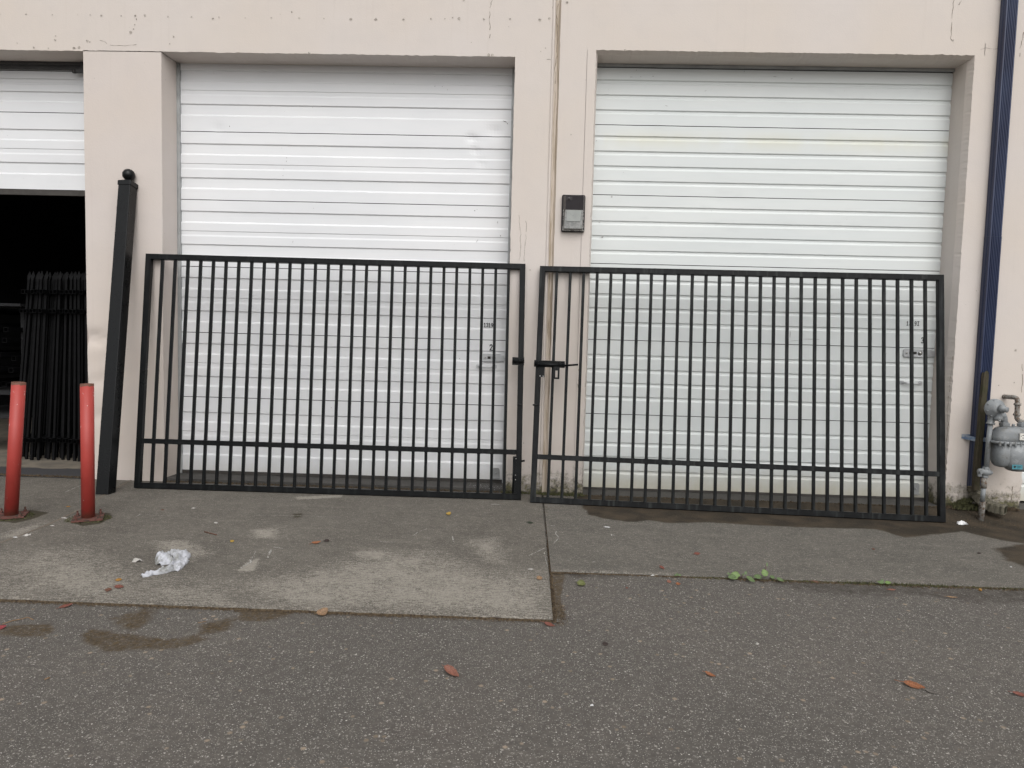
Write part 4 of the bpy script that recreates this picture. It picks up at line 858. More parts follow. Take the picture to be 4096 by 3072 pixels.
b = MB(); b.add([(x0 + W_ * .22, -.0835, zm - .008), (x1 - W_ * .17, -.0835, zm - .008), (x1 - W_ * .21, -.0775, z0 + (z1 - z0) * .26), (x0 + W_ * .20, -.0775, z0 + (z1 - z0) * .26)], [(0, 1, 2, 3)]); b.build('reflector', 'lens_white', g, solid=.002)
b = MB()
for _ in range(70):
    t = random.random(); sd_ = random.random()
    x = x0 + W_ * (.07 if sd_ < .4 else (.93 if sd_ < .65 else t)); z = zb + (zm - zb) * t if sd_ < .65 else zb - .002; d = random.uniform(.002, .007)
    y = -random.uniform(.03, .075); b.add([(x - d, y, z - d), (x + d, y - .002, z), (x, y, z + d)], [(0, 1, 2)])
b.build('cobweb', 'rope', g)
# ------------------------------------------------------------------ downspout, strap, board
T0 = at(4061, 0, -.06); Bt = at(3895, 1955, -.06); xt_, xb_ = (at(4033, 0, -.09).x + at(4089, 0, -.09).x) / 2, at(3908, 1900, -.09).x
XD = 4.025; wd = .105; dp = .075
g = thing('downspout', 'navy blue fluted metal downspout on the wall beside the gas meter', 'downspout', (XD, -.05, 0))
b = MB(); pr = []
nfl = 6
x_a, x_b = XD - wd / 2, XD + wd / 2
pr = [(x_a, -.004), (x_a, -.004 - dp * .45), (x_a + .006, -.004 - dp * .6), (x_a, -.004 - dp * .75), (x_a + .004, -.004 - dp)]
for k in range(nfl):
    c_ = x_a + .012 + (wd - .024) * (k + .5) / nfl; h_ = (wd - .024) / nfl
    pr += [(c_ - h_ * .42, -.004 - dp), (c_ - h_ * .2, -.004 - dp + .007), (c_ + h_ * .2, -.004 - dp + .007), (c_ + h_ * .42, -.004 - dp)]
pr += [(x_b - .004, -.004 - dp), (x_b, -.004 - dp + .004), (x_b, -.004)]
def ring(z, s_=1., dx=0): return [(XD + (x - XD) * s_ + dx, y * (1 if s_ == 1 else 1.03) , z) for x, y in pr]
zs = [TOP - .1, 6, 5, 4.4, 3.8, 3.3]; zj = at(3960, 945, -.08).z
b.rings([ring(z) for z in (TOP - .1, 5.4, 4.5, 4.0, 3.6, 3.2, 2.9, zj + .001)], 0, False); b.rings([ring(z, 1.03) for z in (zj, 2.2, 1.9, 1.86)], 0, False, False)
b.rings([ring(z, 1.03) for z in (1.86, 1.5, 1.2, .9, .6, at(3885, 1950, -.08).z)], 0, False)
b.build('pipe', 'navy', g)
zE = at(3885, 1950, -.08).z; b = MB(); path = [Vector((XD - .0, -.045, zE + .01)), Vector((XD + .004, -.055, zE - .04)), Vector((XD + .02, -.085, zE - .09)), Vector((XD + .05, -.13, zE - .135)), Vector((XD + .09, -.18, zE - .155)), Vector((XD + .15, -.24, zE - .162))]
dense = []
for i in range(len(path) - 1):
    for t in range(4): dense.append(path[i].lerp(path[i + 1], t / 4))
dense.append(path[-1]); rings = []; a = Vector((1, 0, 0))
for i, p in enumerate(dense):
    t = (dense[min(i + 1, len(dense) - 1)] - dense[max(0, i - 1)]).normalized(); side_ = Vector((.75, .66, 0)).lerp(Vector((1, 0, 0)), max(0, 1 - i / 8)); side_ = (side_ - t * side_.dot(t)).normalized() if i > 3 else Vector((1, 0, 0)); up_ = t.cross(side_).normalized()
    k = 1 + (.10 if i % 2 else -.03); hw, hh = .054 * k, .040 * k
    rings.append([p + side_ * hw * cx + up_ * hh * cy for cx, cy in ((-1, -.8), (-.8, -1), (.8, -1), (1, -.8), (1, .8), (.8, 1), (-.8, 1), (-1, .8))])
b.rings(rings, 0, False, False); b.build('elbow', 'elbow', g, solid=.003)
sL, sR = at(3072 + 1697 / 2.16, 1400 + 765 / 2.16, -.1), at(3072 + 1835 / 2.16, 1400 + 785 / 2.16, -.1)
b = MB(); zS = sL.z; b.box((XD - wd / 2 - .075, -.006, zS - .012), (XD - wd / 2 - .003, -.001, zS + .028)); b.add([(XD - wd / 2 - .06, -.0065, zS + .026), (XD - wd / 2 - .06, -.0065, zS - .014), (XD - wd / 2 - .003, -.088, zS - .026), (XD - wd / 2 - .003, -.088, zS + .014)], [(0, 1, 2, 3)]); b.box((XD - wd / 2 - .003, -.088, zS - .026), (XD + wd / 2 + .005, -.084, zS + .012))
b.build('strap', 'strap', g)
wt, wbm = at(3946, 1490, -.13), at(3905, 1975, -.13)
wx = (wt.x + wbm.x) / 2 + .0
b = MB(); n = 30; rg = []
for i in range(n + 1):
    z = zE - .015 + (wt.z - zE + .015) * i / n; xx = wbm.x + (wt.x - wbm.x) * i / n + .006 * nz(z * 3, 0, 0); hw = .022 + .004 * (1 - i / n) + .003 * nz(z * 7, 1, 0) + (.0 if i < n else -.004)
    rg.append([(xx - hw, -.094 - .0, z), (xx - hw + .003 * nz(z * 9, 2, 2), -.128, z + (.012 * nz(i, 3, 1) if i == n else 0)), (xx + .006 * nz(z * 14, 0, 5), -.131, z + (.02 if i == n else 0)), (xx + hw, -.128, z), (xx + hw, -.094, z)])
b.rings(rg, 0, False); o = b.build('wooden_board', 'wood'); tag(o, 'narrow mossy brown wooden board propped upright against the blue downspout', 'board')
# ------------------------------------------------------------------ gas meter
YM = -.27
def am(x, y, Y=YM): return at(3072 + x / 2.16, 1400 + y / 2.16, Y)
gb = am(1840, 1420, -.3)
g = thing('gas_meter', 'grey weathered gas meter with round regulator and riser pipe at the right edge', 'gas meter', (gb.x, gb.y, gz(gb.x, gb.y)))
YR = -.24
r0_, r1_, r2_, r3_ = am(1842, 1420, YR), am(1858, 1200, YR), am(1872, 1110, YR), am(1920, 640, YR)
px_ = .022
b = MB(); b.tube([(r0_.x - .001, YR, gz(r0_.x, YR) - .01), (r0_.x + .004, YR, .10), (am(1850, 1310, YR).x, YR, am(1850, 1310, YR).z)], .024, 14); b.build('riser_sleeve', 'pipe_rust', g)
b = MB(); b.tube([am(1851, 1309, YR), am(1863, 1190, YR)], .019, 14); b.tube([am(1888, 1010, YR), am(1905, 800, YR), am(1922, 640, YR)], .0205, 16); b.build('riser_pipe', 'meter', g)
b = MB(); b.tube([am(1863, 1192, YR), am(1868, 1105, YR)], [.024, .024], 12); b.build('pipe_coupling', 'pipe_rust', g)
b = MB(); v0 = am(1875, 1055, YR); b.tube([am(1870, 1104, YR), am(1888, 1011, YR)], .021, 12)
b.lathe([(.030, 0), (.030, .016)], am(1870, 1100, YR), (0.1, 0, 1), 6, smooth=False); b.lathe([(.030, 0), (.030, .016)], am(1884, 1030, YR), (0.1, 0, 1), 6, smooth=False)
b.lathe([(.012, -.06), (.026, -.05), (.030, -.015), (.034, 0), (.030, .02), (.022, .045), (.012, .058), (.004, .062)], v0, (1, -.2, -.05), 16); b.box((v0.x - .075, YR - .03, v0.z - .035), (v0.x - .045, YR - .015, v0.z + .025)); b.lathe([(.014, 0), (.014, .02)], (v0.x - .06, YR - .03, v0.z + .005), (0, -1, 0), 6, smooth=False)
b.build('shutoff_valve', 'meter', g)
# regulator
rc = am(1957, 503, YR - .02); b = MB(); q8 = .94
b.lathe([(.02, .05), (.062, .045), (.066, .012), (.080, .008), (.083, .0), (.083, -.008), (.080, -.014), (.062, -.022), (.04, -.045), (.026, -.055), (.001, -.056)], rc, (.12, 1, 0), 36)
for k in range(8): a_ = k * math.pi / 4 + .3; b.lathe([(.006, 0), (.006, .012), (.002, .013)], rc + Vector((math.cos(a_) * .072, -.008, math.sin(a_) * .072)), (0, -1, 0), 6, smooth=False)
b.lathe([(.034, 0), (.034, .03), (.024, .036), (.024, .06), (.017, .064), (.001, .065)], rc + Vector((.016, -.048, .004)), (.5, -1, -.15), 16)
b.build('regulator', 'meter', g)
b = MB(); n0 = am(1922, 640, YR)
b.lathe([(.034, 0), (.034, .014), (.027, .018), (.027, .05), (.031, .055), (.031, .066), (.02, .08)], n0 + Vector((0, 0, -.002)), (.12, 0, 1), 14)
b.lathe([(.026, 0), (.034, .006), (.034, .03), (.022, .04), (.022, .07)], rc + Vector((.022, -.03, -.105)), (0, .15, 1), 14)
b.tube([rc + Vector((.02, -.02, -.07)), rc + Vector((.075, -.015, -.058)), am(2040, 590, YM), am(2042, 635, YM)], [.022, .024, .026, .026], 14); b.lathe([(.010, 0), (.010, .018), (.002, .02)], rc + Vector((.003, -.06, -.095)), (0, -1, -.5), 8)
b.build('pipe_fitting', 'meter', g)
# meter body
mc = am(2118, 850, YM); tpz, btz = am(2040, 665, YM).z, am(2040, 1038, YM).z; hw = mc.x - am(1935, 790, YM).x
def bodyring(z, sx, sy, cx=0., n=32, e=3.2):
    out = []
    for k in range(n):
        t = 2 * math.pi * k / n; c_, s_ = math.cos(t), math.sin(t)
        out.append((mc.x + cx + hw * sx * math.copysign(abs(c_) ** (2 / e), c_), YM + .085 * sy * math.copysign(abs(s_) ** (2 / e), s_), z))
    return out
H_ = tpz - btz; fl = tpz - H_ * .345
b = MB(); b.rings([bodyring(fl + .001, .97, 1), bodyring(fl + H_ * .12, .97, 1), bodyring(fl + H_ * .24, .92, .97), bodyring(fl + H_ * .31, .82, .88), bodyring(tpz, .68, .7), bodyring(tpz + .001, .3, .3)], 0, True)
for px in (2042, 2198):
    q = am(px, 650, YM); b.lathe([(.036, 0), (.036, .025), (.030, .03)], (q.x, YM, tpz - .018), (0, 0, 1), 20); b.lathe([(.041, .03), (.041, .052), (.030, .056), (.030, .065)], (q.x, YM, tpz - .018), (0, 0, 1), 8, smooth=False)
q = am(2120, 655, YM); b.box((q.x - .05, YM - .03, tpz - .0), (q.x + .05, YM + .03, tpz + .008)); b.lathe([(.012, 0), (.012, .022), (.002, .024)], (q.x, YM, tpz + .006), (0, 0, 1), 8)
b.build('meter_top', 'meter', g)
b = MB()
# two lobes below the flange
for cx_, sx_, btm in ((-.46, .42, btz + .03), (.22, .72, btz)):
    H2_ = fl - btm
    def lr(z, s1, s2, n=28, e=3.):
        out = []
        for k in range(n):
            t = 2 * math.pi * k / n; c_, s_ = math.cos(t), math.sin(t)
            out.append((mc.x + hw * (cx_ + sx_ * s1 * math.copysign(abs(c_) ** (2 / e), c_)), YM + (0.01 if cx_ < 0 else -.012) + .085 * s2 * math.copysign(abs(s_) ** (2 / e), s_), z))
        return out
    b.rings([lr(fl - .012, 1, 1), lr(fl - H2_ * .5, 1, 1), lr(fl - H2_ * .75, .92, .95), lr(fl - H2_ * .9, .78, .8), lr(btm + .006, .62, .66), lr(btm, .5, .55)], 0, True)
b.build('meter_body', 'meter', g)
b = MB(); b.rings([bodyring(fl - .012, 1.04, 1.1), bodyring(fl - .002, 1.06, 1.12), bodyring(fl + .003, 1.06, 1.12), bodyring(fl + .012, 1.03, 1.06)], 0, True)
for k in range(9):
    x = mc.x - hw * .95 + hw * 1.9 * k / 8; b.lathe([(.010, -.024), (.010, .010), (.006, .013), (.002, .014)], (x, YM - .092, fl), (0, 0, 1), 6, smooth=False)
b.build('flange', 'meter', g)
q = am(2190, 750, YM - .09); b = MB(); b.box((q.x - .018, YM - .099, q.z - .028), (q.x + .08, YM - .086, q.z + .03)); b.build('index_plate', 'plate', g)
b = MB(); b.box((q.x - .012, YM - .1005, q.z + .004), (q.x - .004, YM - .0992, q.z + .010)); b.box((q.x + .004, YM - .1005, q.z - .012), (q.x + .012, YM - .0992, q.z - .006)); b.box((q.x + .0, YM - .1005, q.z + .012), (q.x + .02, YM - .0992, q.z + .017)); b.build('index_marking', 'ink', g)
q0, q1 = am(2110, 988, YM - .1), am(2196, 1036, YM - .1); YS = YM - .1
b = MB(); b.box((q0.x, YS - .002, q1.z + .004), (q1.x, YS, q0.z - .002), 0); b.build('sticker', 'cyan', g)
b = MB(); cxs, czs = q0.x + .022, (q0.z + q1.z) / 2 + .001
b.prism([(cxs - .012, czs + .003), (cxs - .006, czs + .010), (cxs, czs + .006), (cxs + .006, czs + .010), (cxs + .012, czs + .003), (cxs, czs - .011)], YS - .003, YS - .0022)
for k, (zz, ln) in enumerate(((.007, .03), (.0, .036), (-.007, .026))): b.box((cxs + .019, YS - .003, czs + zz - .0012), (cxs + .019 + ln, YS - .0022, czs + zz + .0012))
b.build('sticker_logo', 'ink', g)
# outlet pipe with elbows going into the wall
e0 = am(2120, 418, -.02); b = MB(); xo = am(2150, 430, -.12).x; zo = am(2150, 425, -.12).z; xr = am(2202, 640, YM).x
pth = [Vector((xo - .035, -.002, zo + .012)), Vector((xo - .02, -.07, zo + .014)), Vector((xo - .004, -.115, zo + .01)), Vector((xo, -.13, zo - .03)), Vector((xo, -.135, zo - .13)), Vector((xo + .002, -.14, zo - .17)), Vector((xo + .02, -.17, zo - .195)), Vector((xo + .05, -.21, zo - .20)), Vector((xr - .005, -.25, zo - .215)), Vector((xr, YM, zo - .25)), Vector((xr, YM, tpz + .03))]
sp = []
for i in range(len(pth) - 1):
    p0, p1, p2, p3 = pth[max(0, i - 1)], pth[i], pth[i + 1], pth[min(len(pth) - 1, i + 2)]
    for k in range(5):
        t = k / 5; sp.append(.5 * ((2 * p1) + (p2 - p0) * t + (2 * p0 - 5 * p1 + 4 * p2 - p3) * t * t + (3 * p1 - p0 - 3 * p2 + p3) * t ** 3))
sp.append(pth[-1]); b.tube(sp, .020, 14)
for q, d in ((Vector((xo, -.132, zo - .045)), (0, 0, 1)), (Vector((xo, -.135, zo - .135)), (0, 0, 1))): b.lathe([(.026, -.01), (.029, -.006), (.029, .006), (.026, .01)], q, d, 16)
b.build('outlet_pipe', 'pipe_rust', g)
# ------------------------------------------------------------------ leaves, scraps, twigs
LC = {'orange': (.40, .15, .06), 'red': (.27, .09, .06), 'brown': (.20, .085, .05), 'pink': (.36, .15, .10), 'tan': (.40, .25, .14), 'yellow': (.55, .36, .07), 'ochre': (.50, .25, .05), 'dark': (.05, .03, .025), 'green': (.13, .17, .04), 'olive': (.20, .22, .07), 'darkgreen': (.035, .05, .025), 'grey': (.18, .16, .14), 'crimson': (.38, .06, .07)}
for k, v in LC.items():
    m = M_('leaf_' + k); c = m.mix(m.ramp(m.noise(160, 4), .35, .65), tuple(x * .38 for x in v), tuple(min(1, x * .72) for x in v)); MT['leaf_' + k] = m.out(c, .6, m.bump(m.noise(300, 2), .001))
def leaf_mesh(b, o, L, W_, rot, curl=.15, fold=.25, tilt=0., mi=0, tip=1., stem=.25, z0=.003, up=0.):
    n = 10; c_, s_ = math.cos(rot), math.sin(rot); 
    cu, su = math.cos(up), math.sin(up)
    def T(x, y, z):
        if up:
            X = c_ * x - s_ * y; Y = s_ * x + c_ * y; return Vector((o.x + X, o.y + Y * cu - z * su, o.z + z0 + Y * su + z * cu))
        return Vector((o.x + c_ * x - s_ * y, o.y + s_ * x + c_ * y, o.z + z0 + z))
    rows = []; 
    for i in range(n + 1):
        t = i / n; wv = W_ * .5 * (math.sin(math.pi * t ** .8) ** .75) * (1 + .08 * math.sin(i * 2.3)); x = (t - .5) * L
        zc = curl * L * ((t - .5) ** 2) * 2 + tilt * t * L
        rows.append([T(x, -wv, zc + fold * wv + .001), T(x, -wv * .5, zc + fold * wv * .3), T(x, 0, zc), T(x, wv * .5, zc + fold * wv * .35), T(x, wv, zc + fold * wv * 1.3 + .001)])
    b.add([p for r_ in rows for p in r_], [(i * 5 + k, (i + 1) * 5 + k, (i + 1) * 5 + k + 1, i * 5 + k + 1) for i in range(n) for k in range(4)], mi, True)
    if stem: b.tube([T(-L * .5, 0, curl * L * .5), T(-L * .5 - L * stem * .5, .01 * L, .004), T(-L * .5 - L * stem, .06 * L, .002)], .0012, 5, mi)
def leaf(px, py, col, L, W_, rot, label, **kw):
    W_ *= 1.2; kw.setdefault('up', R(14))
    p = hit(px, py); b = MB(); q = Vector((0, 0, 0)); leaf_mesh(b, q, L, W_, R(rot), **kw)
    o = b.build('fallen_leaf', 'leaf_' + col, solid=.0006); o.location = p; return tag(o, label, 'leaf', 'fallen leaves on the pavement')
def c_(ox, oy, x, y): return (ox + x / 2.16, oy + y / 2.16)
leaf(*c_(0, 2100, 1027, 482), 'ochre', .035, .024, 10, 'small ochre leaf on the slab below the white rag, topmost of three')
leaf(*c_(0, 2100, 1030, 542), 'red', .055, .026, -5, 'rust red leaf on the slab below the rag, right one of a close pair')
leaf(*c_(0, 2100, 938, 567), 'brown', .035, .03, 100, 'brown heart-shaped leaf on the slab below the rag, left one of a close pair')
leaf(*c_(0, 2100, 572, 707), 'red', .065, .022, 40, 'rust red pointed leaf on the asphalt just below the left slab edge', curl=.1)
leaf(*c_(0, 2100, 2007, 147), 'yellow', .028, .026, 40, 'tiny yellow round leaf on the slab right of the rag', stem=0)
leaf(*c_(1024, 2100, 522, 162), 'orange', .065, .022, 25, 'bright orange curled leaf in mid slab beside a dark one', curl=.35, fold=.5)
leaf(*c_(1024, 2100, 612, 143), 'dark', .04, .028, -10, 'dark brown oval leaf in mid slab beside an orange one')
leaf(*c_(1024, 2100, 578, 778), 'tan', .062, .05, -50, 'curled tan leaf on the asphalt at the slab front edge', curl=.45, fold=.5)
leaf(*c_(1024, 2100, 1690, 1288), 'pink', .095, .032, -42, 'large dull pink brown leaf alone on the middle of the asphalt', curl=.25, fold=.6)
leaf(*c_(1024, 1536, 1665, 1132), 'yellow', .045, .035, -55, 'pale yellow orange leaf on the slab below the left gate', curl=.4, fold=.5)
leaf(*c_(2048, 2100, 598, 520), 'olive', .055, .045, -30, 'yellow green leaf on the asphalt beside the slab corner', curl=.35, fold=.4)
leaf(*c_(2048, 2100, 238, 467), 'tan', .038, .034, 20, 'faded tan round leaf on the pale corner of the left slab', stem=0)
leaf(*c_(2048, 2100, 325, 870), 'red', .06, .022, -28, 'rust leaf on the asphalt below the left slab corner', curl=.2, stem=.45)
leaf(*c_(2048, 2100, 1600, 255), 'red', .045, .028, 15, 'small rust leaf in the middle of the right slab')
leaf(*c_(2048, 2100, 1297, 375), 'red', .045, .02, -60, 'small rust leaf near the front edge of the right slab')
leaf(*c_(2048, 2100, 1358, 497), 'pink', .028, .026, 0, 'pinkish scrap of leaf under the right slab edge, left of a pair', stem=0)
leaf(*c_(2048, 2100, 1435, 516), 'orange', .03, .022, 0, 'orange scrap of leaf under the right slab edge, right of a pair', stem=0)
leaf(*c_(2048, 2100, 993, 550), 'red', .016, .012, 0, 'tiny red leaf fragment on the asphalt below the right slab', stem=0)
leaf(*c_(2048, 2100, 1712, 1304), 'orange', .05, .016, -35, 'small orange leaf on the asphalt right of centre', curl=.3, fold=.4)
leaf(*c_(2048, 2100, 807, 1034), 'dark', .03, .026, 0, 'dark flat leaf fragment on the asphalt in the centre', stem=0, fold=.05, curl=0)
leaf(*c_(2048, 1536, 157, 1204), 'darkgreen', .05, .022, -15, 'dark green leaf on the slab between the two gates')
leaf(*c_(3072, 2100, 1262, 1398), 'orange', .085, .034, -22, 'bright orange leaf with long stalk on the asphalt, lower right', stem=.4)
leaf(*c_(3072, 2100, 1408, 1450), 'grey', .05, .014, -28, 'grey narrow leaf next to the bright orange one, lower right')
leaf(*c_(3072, 2100, 2180, 1475), 'red', .06, .02, -20, 'rust leaf at the right edge of the picture on the asphalt')
leaf(*c_(3072, 2100, 1070, 566), 'pink', .045, .014, 0, 'narrow pink leaf at the mossy edge of the right slab')
leaf(*c_(3072, 2100, 1590, 630), 'tan', .06, .012, -5, 'thin tan leaf on the asphalt right of the mossy edge')
leaf(*c_(3072, 2100, 415, 498), 'brown', .05, .016, -10, 'brown leaf lying in the slab crack right of the weeds')
leaf(*c_(3072, 2100, 912, 214), 'brown', .022, .016, 0, 'little brown leaf on the right slab under the gate end', stem=0)
leaf(*c_(3072, 2100, 1825, 249), 'dark', .03, .016, 0, 'small dark leaf on the right slab near the dirt', stem=0)
leaf(*c_(3072, 1400, 2150, 1456), 'pink', .06, .014, -8, 'pale pinkish leaf on the wet dirt under the gas meter', stem=0)
leaf(*c_(0, 1400, 590, 1358), 'ochre', .035, .012, 5, 'small ochre leaf on the slab between the bollards', stem=0)
leaf(*c_(0, 1400, 1405, 1386), 'brown', .028, .012, 0, 'small brown leaf on the slab below the black post', stem=0)
leaf(3, 2516, 'crimson', .05, .03, 50, 'crimson leaf at the very left edge with a long dry stalk')
# twigs
def twig(pts, r_, col, label, name='twig'):
    P = [hit(*p) + Vector((0, 0, .004)) for p in pts]; b = MB(); b.tube([p - P[0] for p in P], r_, 6); o = b.build(name, 'leaf_' + col); o.location = P[0]; tag(o, label, 'twig')
twig([c_(0, 2100, 22, 862), c_(0, 2100, 110, 832), c_(0, 2100, 190, 818), c_(0, 2100, 240, 803), c_(0, 2100, 288, 825)], .0022, 'tan', 'long dry pale stalk curving on the asphalt at the left edge')
twig([c_(0, 2100, 1765, 62), c_(0, 2100, 1820, 76), c_(0, 2100, 1872, 90)], .004, 'brown', 'short brown twig on the slab above the small yellow leaf')
twig([c_(0, 2100, 1708, 853), c_(0, 2100, 1782, 838)], .002, 'tan', 'pale straw lying on the stained asphalt at left')
twig([c_(0, 2100, 385, 1342), c_(0, 2100, 432, 1325)], .003, 'tan', 'short pale straw on the asphalt in the lower left')
twig([c_(3072, 2100, 1360, 1435), c_(3072, 2100, 1400, 1446)], .002, 'grey', 'grey stalk near the bright orange leaf')
# plastic and paper scraps
m = M_('dirty_white_plastic'); MT['plastic'] = m.out(m.mix(m.ramp(m.noise(60, 4), .4, .6), (.5, .5, .5), (.68, .68, .68)), .4)
MT['scrap'] = plain('pale_scrap_paper', (.42, .40, .37), .7)
def scrap(px, py, r_, mat, label, h_=.25, el=1.6, rot=0.):
    p = hit(px, py); b = MB(); sd_ = random.random() * 50
    def f(u, v):
        a_ = 2 * math.pi * u; rr = r_ * v * (.7 + .45 * nz(math.cos(a_) * 1.6 + sd_, math.sin(a_) * 1.6, 0) + .12 * math.sin(a_ * 5 + sd_))
        x, y = rr * el * math.cos(a_), rr * math.sin(a_); return (x * math.cos(rot) - y * math.sin(rot), x * math.sin(rot) + y * math.cos(rot), .002 + r_ * h_ * max(0, (1 - v) + 1.1 * nz(x / r_ * 1.7 + sd_, y / r_ * 2.2, 1) * v))
    b.grid(f, 22, 6); o = b.build('litter_scrap', mat, solid=.0008); o.location = p; tag(o, label, 'litter', 'pale litter scraps on the pavement')
scrap(*c_(3072, 1400, 1668, 1505), .036, 'plastic', 'crumpled white plastic scrap on the wet dirt beside the right gate', .9, 1.7)
scrap(*c_(0, 2100, 1187, 312), .034, 'scrap', 'grey scrap of thin plastic left of the rag', .5, 1.2)
scrap(*c_(0, 2100, 235, 92), .022, 'scrap', 'grey paper scrap on the slab below the leaning bollard', .6, 1.3)
scrap(*c_(0, 2100, 132, 108), .012, 'plastic', 'tiny white scrap beside the diagonal joint', .4)
scrap(*c_(0, 1400, 555, 1454), .018, 'scrap', 'pale scrap at the foot of the upright bollard', .4)
scrap(*c_(0, 1400, 455, 1520), .012, 'scrap', 'small pale scrap between the two bollards', .4)
scrap(*c_(0, 1400, 1865, 1496), .014, 'scrap', 'small grey scrap on the slab below the left end of the left gate', .5)
scrap(*c_(0, 1400, 1672, 1368), .016, 'scrap', 'thin grey scrap close under the left gate', .4)
scrap(*c_(2048, 2100, 163, 385), .014, 'scrap', 'pale scrap near the right edge of the left slab', .4)
scrap(*c_(2048, 2100, 820, 20), .014, 'plastic', 'curved white sliver on the right slab near the wet patch', .3, 2.6, -.3)
scrap(*c_(2048, 2100, 1215, 440), .010, 'plastic', 'white pebble-like scrap in the crack of the right slab', .7)
scrap(*c_(2048, 2100, 2118, 1030), .014, 'scrap', 'pale scrap on the asphalt far right of centre', .5, .8)
scrap(*c_(3072, 2100, 2100, 365), .008, 'plastic', 'white pebble on the slab near the right edge', .8, 1)
scrap(*c_(2048, 2100, 690, 1562), .010, 'plastic', 'white fleck on the asphalt at the bottom centre', .5, 1)
p = hit(*c_(3072, 2100, 1833, 571)); b = MB(); b.lathe([(.001, 0), (.008, .003), (.010, .009), (.007, .015), (.001, .017)], (0, 0, 0), (0, 0, 1), 12); o = b.build('fallen_berry', 'leaf_ochre'); o.location = p; tag(o, 'round orange berry at the mossy slab edge on the right', 'berry')
# ------------------------------------------------------------------ dirty white rag
m = M_('dirty_terry_cloth'); c = m.mix(m.ramp(m.noise(14, 5, rough=.6), .46, .66), (.50, .51, .55), (.24, .24, .22)); c = m.mix(m.ramp(m.noise(26, 4), .66, .74, 0, .8), c, (.08, .075, .065))
MT['rag'] = m.out(c, .95, m.bump(m.noise(420, 3), .003, .8))
RZ = lambda x, y: hit(500 + x / 7.373, 2150 + y / 7.373)
p0 = RZ(1100, 1000); b = MB()
def band(path, ws, hs, seed, nu=44, nv=22):
    P = [RZ(x, y) - p0 for x, y in path]
    def f(u, v):
        t = u * (len(P) - 1); i = min(len(P) - 2, int(t)); ft = t - i; a_, b_, c0, d0_ = P[max(0, i - 1)], P[i], P[i + 1], P[min(len(P) - 1, i + 2)]
        p = .5 * ((2 * b_) + (c0 - a_) * ft + (2 * a_ - 5 * b_ + 4 * c0 - d0_) * ft * ft + (3 * b_ - a_ - 3 * c0 + d0_) * ft ** 3)
        tn = (c0 - b_).normalized(); s_ = Vector((-tn.y, tn.x, 0)); w_ = ws[i] + (ws[min(i + 1, len(ws) - 1)] - ws[i]) * ft; h_ = hs[i] + (hs[min(i + 1, len(hs) - 1)] - hs[i]) * ft
        ang_ = math.pi * (v * 1.0)
        q = p + s_ * w_ * math.cos(ang_) * (1 + .25 * nz(u * 7 + seed, v * 3, 0)); z = h_ * math.sin(ang_) ** .7 * (.72 + .6 * nz(u * 6 + seed, v * 4.5, 2) + .25 * abs(nz(u * 15, v * 9 + seed, 4)))
        rid = abs(nz(q.x * 38 + seed, q.y * 20, 7)); z *= .72 + .9 * rid
        return Vector((q.x, q.y, max(.001, z)))
    b.grid(f, nu, nv)
band([(480, 1160), (620, 1130), (800, 1080), (1000, 1070), (1200, 1020), (1380, 930), (1480, 800)], [.020, .026, .022, .018, .022, .022, .015], [.012, .022, .03, .035, .04, .045, .03], 3)
band([(1000, 830), (1180, 740), (1350, 680), (1500, 600), (1560, 480)], [.012, .07, .085, .085, .04], [.02, .06, .075, .07, .03], 11, 56, 34)
band([(1480, 1010), (1560, 900), (1640, 760), (1680, 640), (1620, 560)], [.012, .03, .04, .035, .015], [.01, .03, .035, .03, .02], 19)
lp = [RZ(x, y) - p0 + Vector((0, 0, .01)) for x, y in ((1690, 640), (1665, 560), (1680, 505), (1720, 540), (1700, 620))]; b.tube(lp, .0022, 6)
lp = [RZ(x, y) - p0 + Vector((0, 0, .004)) for x, y in ((1680, 720), (1780, 710), (1900, 695))]; b.tube(lp, .003, 6)
o = b.build('cloth_rag', 'rag'); o.location = p0; tag(o, 'crumpled dirty white cloth rag lying on the left slab', 'rag')
# ------------------------------------------------------------------ weeds and moss
for nm, v in (('weed_bright', (.115, .185, .045)), ('weed_dull', (.085, .13, .045)), ('weed_stem', (.10, .05, .04))):
    m = M_(nm); cc = m.mix(m.ramp(m.noise(120, 3), .35, .65), tuple(x * .75 for x in v), tuple(x * 1.2 for x in v)); MT[nm] = m.out(cc, .5, m.bump(m.noise(200, 2), .001), Subsurface_Weight=.0)
WZ = lambda x, y: (2850 + x / 6.32, 2220 + y / 6.32)
def weed(basepx, leaves, stems, label):
    o = hit(*basepx); g = thing('weed', label, 'weed', o, group='broad-leaved weeds in the slab crack')
    b = MB()
    for st in stems:
        P = [Vector((q[0], q[1], q[2])) + o for q in st]; b.tube(P, [.0022] * (len(P) - 1) + [.0012], 6)
    b.build('stem', 'weed_stem', g)
    for (x, y, z, L, W_, rot, tilt, mt) in leaves:
        b = MB(); ua = R(55 if z > .013 else 32); q = o + Vector((x, y - .01, z + .004)); leaf_mesh(b, q, L, W_ * 1.1, R(rot), .05, .12, 0, 0, 1, 0, W_ * .5 * math.sin(ua) * (.0 if z > .013 else 1), ua); ob = b.build('leaf', mt, g, solid=.0005)
bs = WZ(720, 610)
def off(px, py, z): q = hit(*WZ(px, py)); o = hit(*bs); return q.x - o.x, q.y - o.y, z
pxm = .00166 / 6.32 * 1.0                        # metres per zoomed pixel near there
mp = (hit(*WZ(1720, 610)).x - hit(*WZ(720, 610)).x) / 1000
def wl(zx, zy, L, W_, rot, mt, tilt=.5, base=(720, 610), yoff=0.): # leaf seen at zoomed pixel: put it above the crack
    return ((zx - base[0]) * mp, -.01 + yoff, max(.010, (base[1] - zy) * mp * 1.0), L * mp, W_ * mp, rot, tilt, mt)
